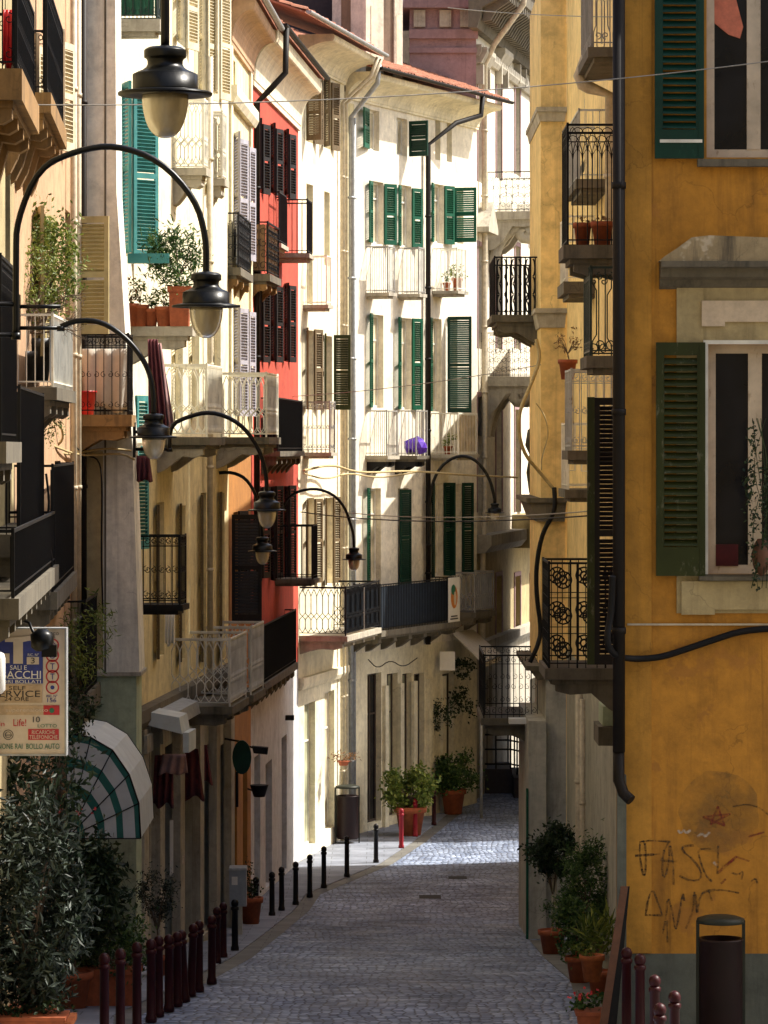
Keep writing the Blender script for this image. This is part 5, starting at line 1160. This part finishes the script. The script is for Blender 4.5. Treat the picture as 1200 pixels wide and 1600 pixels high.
# sign box and banner at the bend
t = tag(MB().box(-.22, .22, 0, .12, -.27, .27).build('light_box', M['signwhite'], None, W(699, 1033, 99.8)), 'blank white light-box sign above the shop door at the bend', 'sign')
bn = MB(); pa = fH.world(LB[1]-.9, LB[3]+.05, LB[2]+.02); hgt = LB[4]
Bn = thing('banner', 'white banner with orange and green emblem on the long netted balcony', 'banner', pa, fH.rot)
MB().box(0, .9, 0, .01, -.1, hgt).build('cloth', M['signwhite'], Bn)
def oval(cx, cz, rx, rz, y): 
    mb = MB(); n = 20; mb.quad(*[(cx+rx*cos(2*pi*k/n), y, cz+rz*sin(2*pi*k/n)) for k in range(n)][::-1] if False else [(cx+rx*cos(2*pi*k/n), y, cz+rz*sin(2*pi*k/n)) for k in range(n)]); return mb
oval(.45, hgt*.55, .26, hgt*.26, -.004).build('emblem', M['signorange'], Bn); oval(.38, hgt*.72, .17, hgt*.12, -.006).build('emblem', M['signgreen'], Bn); oval(.50, hgt*.52, .10, hgt*.16, -.008).build('emblem', M['signpanel'], Bn)
mb = MB(); mb.box(.2, .7, -.005, -.001, hgt*.10, hgt*.13); mb.box(.15, .75, -.005, -.001, hgt*.04, hgt*.07); mb.build('caption', M['signblack'], Bn)
# white strip of cloth on the white house's balcony screen
t = tag(MB().box(-.02, .01, -.02, .02, -1.3, 0).build('white_cloth', M['signwhite'], None, W(567, 918, 90.5)), 'white strip of cloth hung over the blue balcony screen of the white house', 'cloth'); t.scale = (5, 1, 1)
# ================================================================= cloths and laundry
def drape(name, label, cat, p, w_, h, mat, n=18, rows=8, amp=.06, taper=.0, rot=0, dep=.25, sk=0):
    mb = MB(); ph = R.random()*6
    G = []
    for j in range(rows+1):
        t_ = j/rows; row = []
        for i in range(n+1):
            q = i/n; row.append(((q-.5)*w_*(1+taper*t_)+sk*t_, amp*sin(q*19+ph+t_*1.5)*(.3+t_)-dep*sin(t_*1.5), -h*t_*(1+.06*sin(q*9+ph))))
        G.append(row)
    b = len(mb.v); W_ = n+1
    for row in G: mb.v += row
    for j in range(rows):
        for i in range(n): mb.f.append((b+j*W_+i, b+(j+1)*W_+i, b+(j+1)*W_+i+1, b+j*W_+i+1)); mb.m.append(0); mb.sm.append(True)
    o = mb.build(name, M[mat], None, p, rot); sm = o.modifiers.new('thickness', 'SOLIDIFY'); sm.thickness = .012
    return tag(o, label, cat, None)
drape('hanging_laundry', 'dark maroon curtain laundry hanging beside the scrolled balcony', 'laundry', W(238, 530, 55), .15, 1.65, 'maroon', taper=1.0, dep=.05, sk=.12)
drape('hanging_laundry', 'narrow rose-red laundry hanging just right of the dark maroon curtain', 'laundry', W(247, 536, 55.3), .10, 1.4, 'pinkcloth', taper=1.2, dep=.05, sk=.14)
drape('hanging_laundry', 'lower dark maroon cloth hanging below the third street lamp', 'laundry', W(224, 712, 54.8), .20, .40, 'maroon', taper=.3, dep=.05, sk=.02)
drape('shop_cloth', 'near-black draped cloth hung from a shopfront rod, leftmost of three', 'cloth', W(257, 1180, 60), .32, .85, 'maroon', amp=.05, taper=.1)
drape('shop_cloth', 'faded rose cloth folded over the leftmost dark cloth', 'cloth', W(272, 1178, 59.6), .40, .32, 'pinkcloth', amp=.05, taper=.25, dep=.3)
drape('shop_cloth', 'maroon draped cloth in the middle of the three shopfront cloths', 'cloth', W(293, 1170, 64), .40, .90, 'maroon', amp=.06, taper=.4, sk=.05)
drape('shop_cloth', 'maroon draped cloth, rightmost and pointed, over the shopfront', 'cloth', W(312, 1164, 67), .28, .72, 'maroon', amp=.05, taper=.6, sk=.05)
drape('white_cloth', 'white cloth hanging on the yellow wall above the grey balcony', 'cloth', W(266, 958, 60), .16, .55, 'signwhite', amp=.03, dep=.05)
t = tag(MB().box(-.03, .03, -.02, .02, -1.0, 0).build('light_tube', M['signwhite'], None, W(268, 1282, 62)), 'upright white tube light at the second shopfront of the cream house', 'light')
t = tag(MB().box(-.09, .09, -.03, .03, -.07, .07).build('number_plate', M['signpanel'], None, W(280, 1344, 63)), 'small cream plate fixed to a ground-floor pilaster of the cream house', 'plate')
# round mirror/sign, box lamps
t = thing('round_mirror', 'dark round traffic mirror on the wall past the shopfront cloths', 'mirror', W(378, 1183, 69)); mb = MB(); P = [(.0, -.05)]; k = 22
mb.prism([(.19*cos(2*pi*i/k), .34*sin(2*pi*i/k)) for i in range(k)], -.05, .05, 'y'); mb.build('disc', M['sdgreen'], t); mb = MB(); mb.tube([(-.1, .05, -.3), (-.1, .06, -1.0)], .03, 6); mb.tube([(0, .06, .3), (-.35, .1, .36)], .02, 6); mb.build('arm', M['iron'], t)
for lab, x, y, dd in (('black box lamp on an arm beside the round mirror', 408, 1169, 76), ('black wire basket fixed low on the wall under the box lamp', 405, 1235, 76)):
    t = thing('wall_lamp', lab, 'wall lamp', W(x, y, dd)) if 'lamp on' in lab else thing('wire_basket', lab, 'basket', W(x, y, dd))
    mb = MB(); mb.hexa([(-.16, -.15, -.1), (.14, -.15, -.13), (.14, .1, -.13), (-.16, .1, -.1), (-.2, -.15, .05), (.16, -.15, .02), (.16, .1, .02), (-.2, .1, .05)]) if 'lamp on' in lab else mb.lathe([(.12, -.14), (.2, .1), (.21, .12), (.19, .12)], 14)
    mb.tube([(-.15, 0, .0), (-.4, .05, .08)], .02, 6); mb.build('housing', M['iron'], t)
t = thing('wall_lamp', 'small black lamp over the pale ground-floor door of the red house', 'wall lamp', W(452, 1122, 85)); mb = MB(); mb.box(-.2, .12, -.1, .1, -.05, .07); mb.tube([(-.1, 0, .05), (-.3, .1, .12)], .02, 6); mb.build('housing', M['iron'], t)
# ================================================================= meter cabinet
d = gd(1462); t = thing('meter_cabinet', 'grey meter cabinet on a concrete post by the bollards', 'cabinet', (X(372, d), d, gz(d)+.02)); S = d/F
mb = MB(); z0, z1 = Z(1418, d)-gz(d), Z(1362, d)-gz(d); mb.hexa([(-13*S, 0, z0), (13*S, 0, z0), (13*S, .3, z0), (-13*S, .3, z0), (-14*S, 0, z1), (12.5*S, 0, z1), (12.5*S, .3, z1), (-14*S, .3, z1)]); mb.build('cabinet_box', M['boxgrey'], t)
mb = MB(); mb.hexa([(-15*S, -.03, z1), (14*S, -.03, z1), (14*S, .33, z1), (-15*S, .33, z1), (-14*S, -.02, z1+.05), (13*S, -.02, z1+.05), (13*S, .32, z1+.07), (-14*S, .32, z1+.07)]); mb.build('lid', M['pipe'], t)
MB().box(-8*S, 6*S, .05, .25, -.02, z0-.001).build('post', M['pier'], t); MB().box(-10*S, -.01, -.008, -.001, z1-.28, z1-.12).build('label_plate', M['signwhite'], t)
# ================================================================= litter bins
def bin_(label, x, yb, ytop, ybody, d, wd, mats):
    z = gz(d)+.015; t = thing('litter_bin', label, 'litter bin', (X(x, d), d, z)); h = Z(ytop, d)-z; hb = Z(ybody, d)-z; r = wd/2
    mb = MB(); mb.lathe([(r*.9, .12), (r*.96, .16), (r*.96, hb-.03), (r, hb-.02), (r, hb), (r*.85, hb), (r*.84, hb-.2)], 24); mb.build('bin_body', M[mats[0]], t)
    mb = MB(); mb.lathe([(r*1.04, h-.09), (r*1.04, h-.04), (r*.7, h-.01), (r*.1, h)], 24); mb.build('hood', M[mats[1]], t)
    mb = MB()
    for a in (0, pi): mb.box(r*cos(a)-.018, r*cos(a)+.018, -.03, .03, 0, h-.06)
    mb.build('upright', M[mats[1]], t)
bin_('maroon litter bin with a grey-green hood in front of the ochre wall', 1126, 1640, 1430, 1466, 41.5, .55, ('binred', 'bingreen'))
bin_('dark red litter bin with a flat hood beside the white house door', 543, 1318, 1226, 1243, gd(1318), .62, ('binred', 'bingreen'))
# ================================================================= railing and dark plinth at the bend
t = thing('ramp_platform', 'dark low platform behind the shrubs at the bend of the street', 'platform', (0, 0, 0)); d = 106
mb = MB(); mb.box(X(750, d), X(800, d), d, d+2.5, 0, .75); mb.box(X(800, d)-.002, X(835, d), d-1.4, d+2, 0, .62); mb.build('plinth', M['darkroof'], t)
t = thing('ramp_railing', 'thin black handrail around the dark platform at the bend', 'railing', (0, 0, 0)); mb = MB()
pts = [(X(737, 104), 104.0), (X(752, d), 106.1), (X(798, d), 106.1), (X(826, d), 104.8)]
for oy, oz in ((0, 0), (2.2, .55)):
    for a, b in zip(pts, pts[1:]):
        for q in (1.8, 1.35, .9): mb.tube([(a[0], a[1]+oy, q+oz), (b[0], b[1]+oy, q+oz)], .028, 5)
        L_ = sqrt((b[0]-a[0])**2+(b[1]-a[1])**2); n = max(1, int(L_/.40))
        for i in range(n+1): x_ = a[0]+(b[0]-a[0])*i/n; y_ = a[1]+(b[1]-a[1])*i/n+oy; mb.tube([(x_, y_, .3), (x_, y_, 1.8+oz)], .026, 5)
mb.build('rail', M['iron'], t)
# ================================================================= PLANTS on the left
pl = plant
g4 = gz(45)
pl('oleander', 'big dark oleander bush filling the lower left corner', (X(52, 40), 40, gz(40)+.02), (.34, .5, .9), (-.08, 0, 1.30, .66, .6, 1.20), 'leafgrey', 8000, .13, .30, 110, .12, cat='shrub', potmat='terrabright', square=True)
pl('dark_shrub', 'dark glossy shrub behind the big oleander, rising towards the striped awning', (X(112, 47), 47, gz(47)+.02), (.28, .5), (.08, 0, 1.0, .62, .5, .72), 'leafdark', 4200, .12, .42, 34, .18, cat='shrub')
pl('dark_shrub', 'tall thin shrub with red blossoms against the sign and awning', (X(50, 41.8), 41.8, gz(41.8)+.02), (.28, .5), (0, 0, 2.7, .62, .5, .75), 'leafdark', 2200, .12, .4, 40, .2, cat='shrub')
lb = MB(); leaves(lb, (0, 0, 0), (.25, .2, .12), 60, .05, .8, 8, .2); o = lb.build('red_blossom', M['petal'], None, W(108, 1262, 46)); tag(o, 'sprig of red oleander blossom in front of the striped awning', 'flowers')
pl('trough_shrub', 'bushy green shrub in a wide terracotta trough behind the first bollards', (X(172, 47.5), 47.5, gz(47.5)+.02), (.28, .52, .82), (0, 0, .25, .52, .35, .45), 'leafmid', 3600, .07, .5, 26, .2, square=True, potmat='terracotta')
pl('olive_shrub', 'small grey-green standard tree between the trough shrub and the shopfront', (X(246, 53), 53, gz(53)+.02), (.16, .3), (0, 0, .95, .26, .24, .36), 'leafgrey', 1500, .06, .35, 18, .22)
pl('low_planter', 'terracotta planter of small leaves at the bottom left corner', (X(48, 39.8), 39.8, gz(39.8)+.30), (.24, .28, .8), (0, 0, .08, .42, .2, .1), 'leafdark', 350, .07, .5, 20, .2, square=True, stem=False)
pl('potted_shrub', 'dull shrub in an orange pot just past the meter cabinet', (X(392, 71.5), 71.5, gz(71.5)+.02), (.24, .55), (0, 0, .35, .28, .25, .3), 'leafdark', 500, .07, .5, 14, .22)
pl('potted_shrub', 'yellow-green leafy shrub in a terracotta pot at the bend, half in the sun', (X(641, 94.5), 94.5, .02), (.42, .78), (-.02, 0, .55, .62, .6, .68), 'leafyel', 2600, .13, .6, 30, .16, potmat='terracotta')
pl('potted_shrub', 'darker round shrub in a red pot, behind and right of the yellow-green one', (X(708, 100), 100, .02), (.36, .72), (0.1, 0, .45, .62, .55, .55), 'leafmid', 2600, .12, .5, 26, .18, potmat='terracotta')
for lab, x, y, dd, rr in (('hanging plant trailing down the dark door frame at the bend, upper right', 722, 1045, 101, (.35, .3, .25)), ('hanging plant trailing at the bend, middle right', 722, 1105, 101, (.35, .3, .5)), ('hanging plant trailing at the bend, left', 693, 1120, 100, (.3, .3, .5))):
    pl('hanging_plant', lab, W(x, y, dd), (.2, 0), (0, 0, 0, *rr), 'leafdark', 420, .1, .5, 12, .22, cat='hanging plant', stem=False, group='hanging plants at the bend')
# balcony trees of the beige house
b0 = fB.world(fB.U(70), .55, zB1); 
pl('balcony_tree', 'airy light-green tree in a grey pot on the panelled balcony of the beige house', (X(62, 46), 46, Z(597, 46)), (.17, .58), (.05, .1, 1.05, .46, .45, .72), 'leafyel', 3200, .08, .4, 46, .16, potmat='greypot', cat='potted tree')
pl('balcony_tree', 'gnarled bare-branched shrub left of the airy tree on the same balcony', (X(38, 45), 45, Z(597, 45)), (.16, .4), (.12, .1, .95, .35, .4, .4), 'leafyel', 700, .07, .35, 26, .18, potmat='greypot', cat='potted tree')
mb = MB(); br = random.Random(3)
def branch(p, d_, L, r, k):
    if k == 0: return
    pts = [p]; q = p.copy(); dd = d_.copy()
    for _ in range(4):
        dd = (dd + Vector((br.gauss(0, .35), br.gauss(0, .25), br.gauss(.05, .3)))).normalized(); q = q + dd*L/4; pts.append(q.copy())
    mb.tube(pts, r, 5, radii=[r*(1-.12*i) for i in range(5)])
    for _ in range(3): branch(pts[br.randint(2, 4)], (dd + Vector((br.gauss(0, .7), br.gauss(0, .5), br.gauss(0, .6)))).normalized(), L*.75, r*.6, k-1)
branch(Vector((0, 0, 0)), Vector((.1, 0, 1)), .5, .03, 5)
t = tag(mb.build('gnarled_branches', M['bark'], None, W(35, 545, 45.3)), 'tangle of bare brown branches over the left balcony of the beige house', 'branches')
pl('balcony_plant', 'yellow-green drooping plant below the panelled balcony of the beige house', W(75, 650, 47), (.15, 0), (0, 0, 0, .18, .2, .35), 'leafyel', 260, .06, .35, 12, .25, stem=False, cat='plant')
pl('balcony_plant', 'spiky-leaved bush spreading over the low dark balcony beside the pier', W(135, 1000, 50), (.15, 0), (0, 0, 0, .34, .3, .58), 'leafyel', 620, .11, .2, 26, .2, stem=False, cat='plant')
pl('balcony_plant', 'dark dense bush hanging just above the striped awning', W(122, 1110, 50), (.15, 0), (0, 0, 0, .24, .3, .32), 'leafdark', 620, .08, .45, 16, .22, stem=False, cat='plant')
o = thing('bucket', 'bright red plastic bucket on the scrolled balcony', 'bucket', W(131, 648, 53.5)); MB().lathe([(.15, 0), (.19, .34), (.205, .34), (.205, .37), (.18, .37)], 20).build('bucket_body', M['redplastic'], o)
drape('beige_cloth', 'beige cloth bundle hung inside the scrolled balcony behind the red bucket', 'cloth', W(165, 545, 53.9), .75, .95, 'pinkcloth' if False else 'canvasbeige', amp=.05, dep=.0)
# pots on the ledge of the cream house
LU0, LU1, LZ, LO, _ = LEDGE
dL = fD.dep(LU0, LO*.5)
def ledge(x, off=.5): dd = fD.dep(LU0, LO*off); dd = dL + R.uniform(-.05, .25); return (X(x, dd), dd, LZ + fD.z0)
for lab, x, r, h, mt, cr, lm, n in (('small terracotta pot of reddish stems at the left end of the ledge', 203, .15, .38, 'terracotta', (0, 0, .2, .15, .12, .2), 'leafdry', 90), ('small terracotta pot, second from the left on the ledge', 219, .14, .36, 'terracotta', (0, 0, .15, .14, .12, .22), 'leafyel', 110),
    ('little terracotta pot in front of the green pot on the ledge', 236, .13, .30, 'terracotta', (0, 0, .15, .12, .12, .18), 'leafmid', 110), ('dark green plastic pot on the ledge', 256, .15, .33, 'greenpot', (0, 0, .15, .14, .14, .2), 'leafyel', 130),
    ('large square terracotta pot with a tall oleander on the ledge', 281, .21, .66, 'terracotta', (-.05, 0, .50, .48, .35, .5), 'leafmid', 1700)):
    pl('ledge_pot', lab, ledge(x), (r, h, .34), cr, lm, n, .13 if n > 500 else .08, .22 if n > 500 else .35, 30 if n > 500 else 8, .2, square=(n > 500), group='pots on the ledge of the cream house')
for lab, x, y in (('terracotta pot hooked high on the cream wall beside the teal shutter', 228, 332), ('terracotta pot hooked low on the cream wall beside the teal shutter', 231, 372)):
    pl('wall_pot', lab, W(x, y+10, 58.6), (.09, .18), (0, 0, .04, .1, .1, .06), 'leafdry', 50, .06, .4, 6, .3, stem=False, group='terracotta pots hooked on the cream wall')
o = tag(MB().box(-.34, .34, -.1, .1, -.08, .08).build('window_box', M['steal'], None, W(232, 404, 57)), 'teal window box above the ledge of pots', 'window box')
# plants on the corner house balconies
def onb(BD, q, o_=.5): return None
u0, u1, z_, off_, h_ = HP1; p = fH.world(u0+.8, off_*.6, z_); pl('balcony_pot', 'yellow-flowered plant in a terracotta pot on the upper right balcony of the corner house', (p.x, p.y, p.z), (.16, .4), (0, 0, .2, .22, .2, .25), 'leafyel', 160, .09, .5, 10, .22)
p = fH.world(u0+.15, off_*.5, z_); pl('balcony_pot', 'small potted plant left of the yellow-flowered one on the upper balcony', (p.x, p.y, p.z), (.11, .24), (0, 0, .2, .12, .12, .22), 'leafmid', 90, .08, .4, 6, .22)
u0, u1, z_, off_, h_ = HP3; p = fH.world(u0+.25, off_*.5, z_); pl('balcony_pot', 'small bright green plant on the reed-screened balcony', (p.x, p.y, p.z), (.13, .24), (0, 0, .2, .25, .2, .2), 'leafyel', 160, .09, .35, 8, .22)
u0, u1, z_, off_, h_ = HP2; p = fH.world(u0+.35, off_*.8, z_+.26); mb = MB(); rr = [(.03, -.26), (.2, -.22), (.28, -.05), (.26, .12), (.14, .25), (.03, .29)]; mb.lathe(rr, 11, smooth=False)
mb.v = [(a*1.15+R.uniform(-.06, .06), b+R.uniform(-.06, .06), c*.85+R.uniform(-.05, .05)) for a, b, c in mb.v]; o = tag(mb.build('purple_bag', M['purple'], None, p), 'crumpled purple bag on the middle balcony of the corner house', 'bag')
pl('window_basket', 'spray of white and red flowers in a basket on the white house wall', W(537, 1196, 91), (.16, .12), (0, 0, .1, .28, .22, .14), 'leafdry', 160, .1, .3, 8, .25, stem=False, cat='flower basket')
# ================================================================= PLANTS on the right
pl('topiary', 'thin standard topiary ball on a double stem by the grey wall', (X(863, 61), 61, gz(61)+.02), (.24, .42), (.02, 0, 1.42, .40, .4, .38), 'leafdark', 4200, .085, .45, 24, .2, extra=lambda t: MB().tube([(0, 0, .3), (.02, 0, 1.6)], .022, 6).tube([(.07, 0, .3), (.05, 0, 1.6)], .018, 6).build('trunk', M['pipecream'], t))
pl('topiary_underplant', 'low green tuft in front of the topiary stem', (X(872, 60), 60, Z(1425, 60)), (.1, 0), (0, 0, 0, .28, .2, .16), 'leafmid', 260, .08, .25, 8, .25, stem=False, cat='plant')
pl('feathery_bush', 'large feathery green bush against the grey wall on the right', (X(915, 55), 55, gz(55)+.02), (.26, .45), (0, 0, .85, .46, .42, .66), 'leafmid', 5600, .085, .28, 40, .17)
pl('leafy_bush', 'leafy light-edged bush in front of the feathery bush', (X(905, 51), 51, gz(51)+.02), (.2, .38), (-.04, 0, .45, .34, .3, .42), 'leafmid', 2000, .075, .55, 24, .2)
pl('palm_tuft', 'pale palm-like tuft beside the leaning board', (X(938, 48.5), 48.5, gz(48.5)+.02), (.18, .38), (0, 0, .42, .16, .2, .28), 'leafyel', 160, .36, .10, 8, .25, up=.8)
pl('terracotta_pot', 'bright terracotta pot with a white-flowered sprig', (X(925, 47.2), 47.2, Z(1533, 47.2)), (.165, .36), (-.06, 0, .08, .16, .12, .1), 'leafyel', 120, .06, .5, 8, .25, potmat='terrabright', stem=False)
pl('flower_trough', 'terracotta trough of green leaves and orange flowers at the lower right', (X(940, 43.2), 43.2, gz(43.2)+.02), (.2, .32, .62), (-.05, 0, .07, .36, .2, .11), 'leafmid', 480, .065, .6, 18, .2, square=True, stem=False)
lb = MB(); leaves(lb, (0, 0, 0), (.3, .1, .06), 26, .05, .9, 8, .2); tag(lb.build('orange_flowers', M['petal'], None, W(930, 1553, 43)), 'few orange-red blossoms in the terracotta trough', 'flowers')
t = thing('leaning_board', 'tall narrow wooden board leaning against the corner of the ochre house', 'board', (X(933, 42.4), 42.4, gz(42.4)+.02))
mb = MB(); h = Z(1392, 42.4)-gz(42.4); dx = X(980, 42.4)-X(933, 42.4); mb.hexa([(0, 0, 0), (.10, 0, 0), (.10, .05, 0), (0, .05, 0), (dx-.06, .25, h), (dx+.03, .25, h), (dx+.03, .30, h), (dx-.06, .30, h)]); mb.build('board', M['wood'], t)
mb = MB(); mb.hexa([(.101, .005, 0), (.22, .005, 0), (.22, .04, 0), (.101, .04, 0), (dx+.031, .255, h), (dx+.05, .255, h), (dx+.05, .29, h), (dx+.031, .29, h)]); mb.build('dark_panel', M['iron'], t)
# pots on the right balconies
u0, u1, z_, off_, h_ = RB1
for lab, x in (('left terracotta pot on the black arched balcony', 912), ('right, larger terracotta pot on the black arched balcony', 941)):
    dd = 47.2; pl('balcony_pot', lab, (X(x, dd), dd+(.25 if x < 930 else 0), z_+fJ.z0), (.125 if x < 930 else .15, .36), (0, 0, .02, .12, .12, .03), 'leafdry', 30, .06, .4, 4, .3, stem=False, group='pots on the black arched balcony')
pl('dry_plant', 'dried plant in a terracotta pot hung below the pale balconies on the right', W(887, 593, 55.5), (.15, .32), (-.0, 0, .3, .22, .2, .24), 'leafdry', 140, .06, .4, 16, .12)
lb = MB(); pts = leaves(lb, (0, 0, 0), (.16, .1, 1.0), 420, .06, .6, 26, .12); lb.build
for q in range(5): lb.tube(smooth([(R.uniform(-.1, .1), 0, -1.1), (R.uniform(-.15, .15), .02, -.3), (R.uniform(-.15, .15), 0, .4), (R.uniform(-.1, .1), 0, 1.0)]), .006, 4)
tag(lb.build('climbing_plant', M['leafdark'], None, W(1185, 780, 42.7)), 'thin dark climber trailing over the lower window of the ochre house', 'climber')
t = thing('hanging_mask', 'brown sculpted ornament hanging at the right edge below the climber', 'ornament', W(1190, 872, 42.8)); MB().lathe([(.02, -.22), (.1, -.12), (.13, .05), (.09, .18), (.05, .24)], 12).build('body', M['wood'], t)

drape('red_cloth', 'bright red cloth hanging behind the topmost left balcony', 'cloth', W(14, 15, 36), .12, .6, 'redplastic', amp=.02, dep=.02)
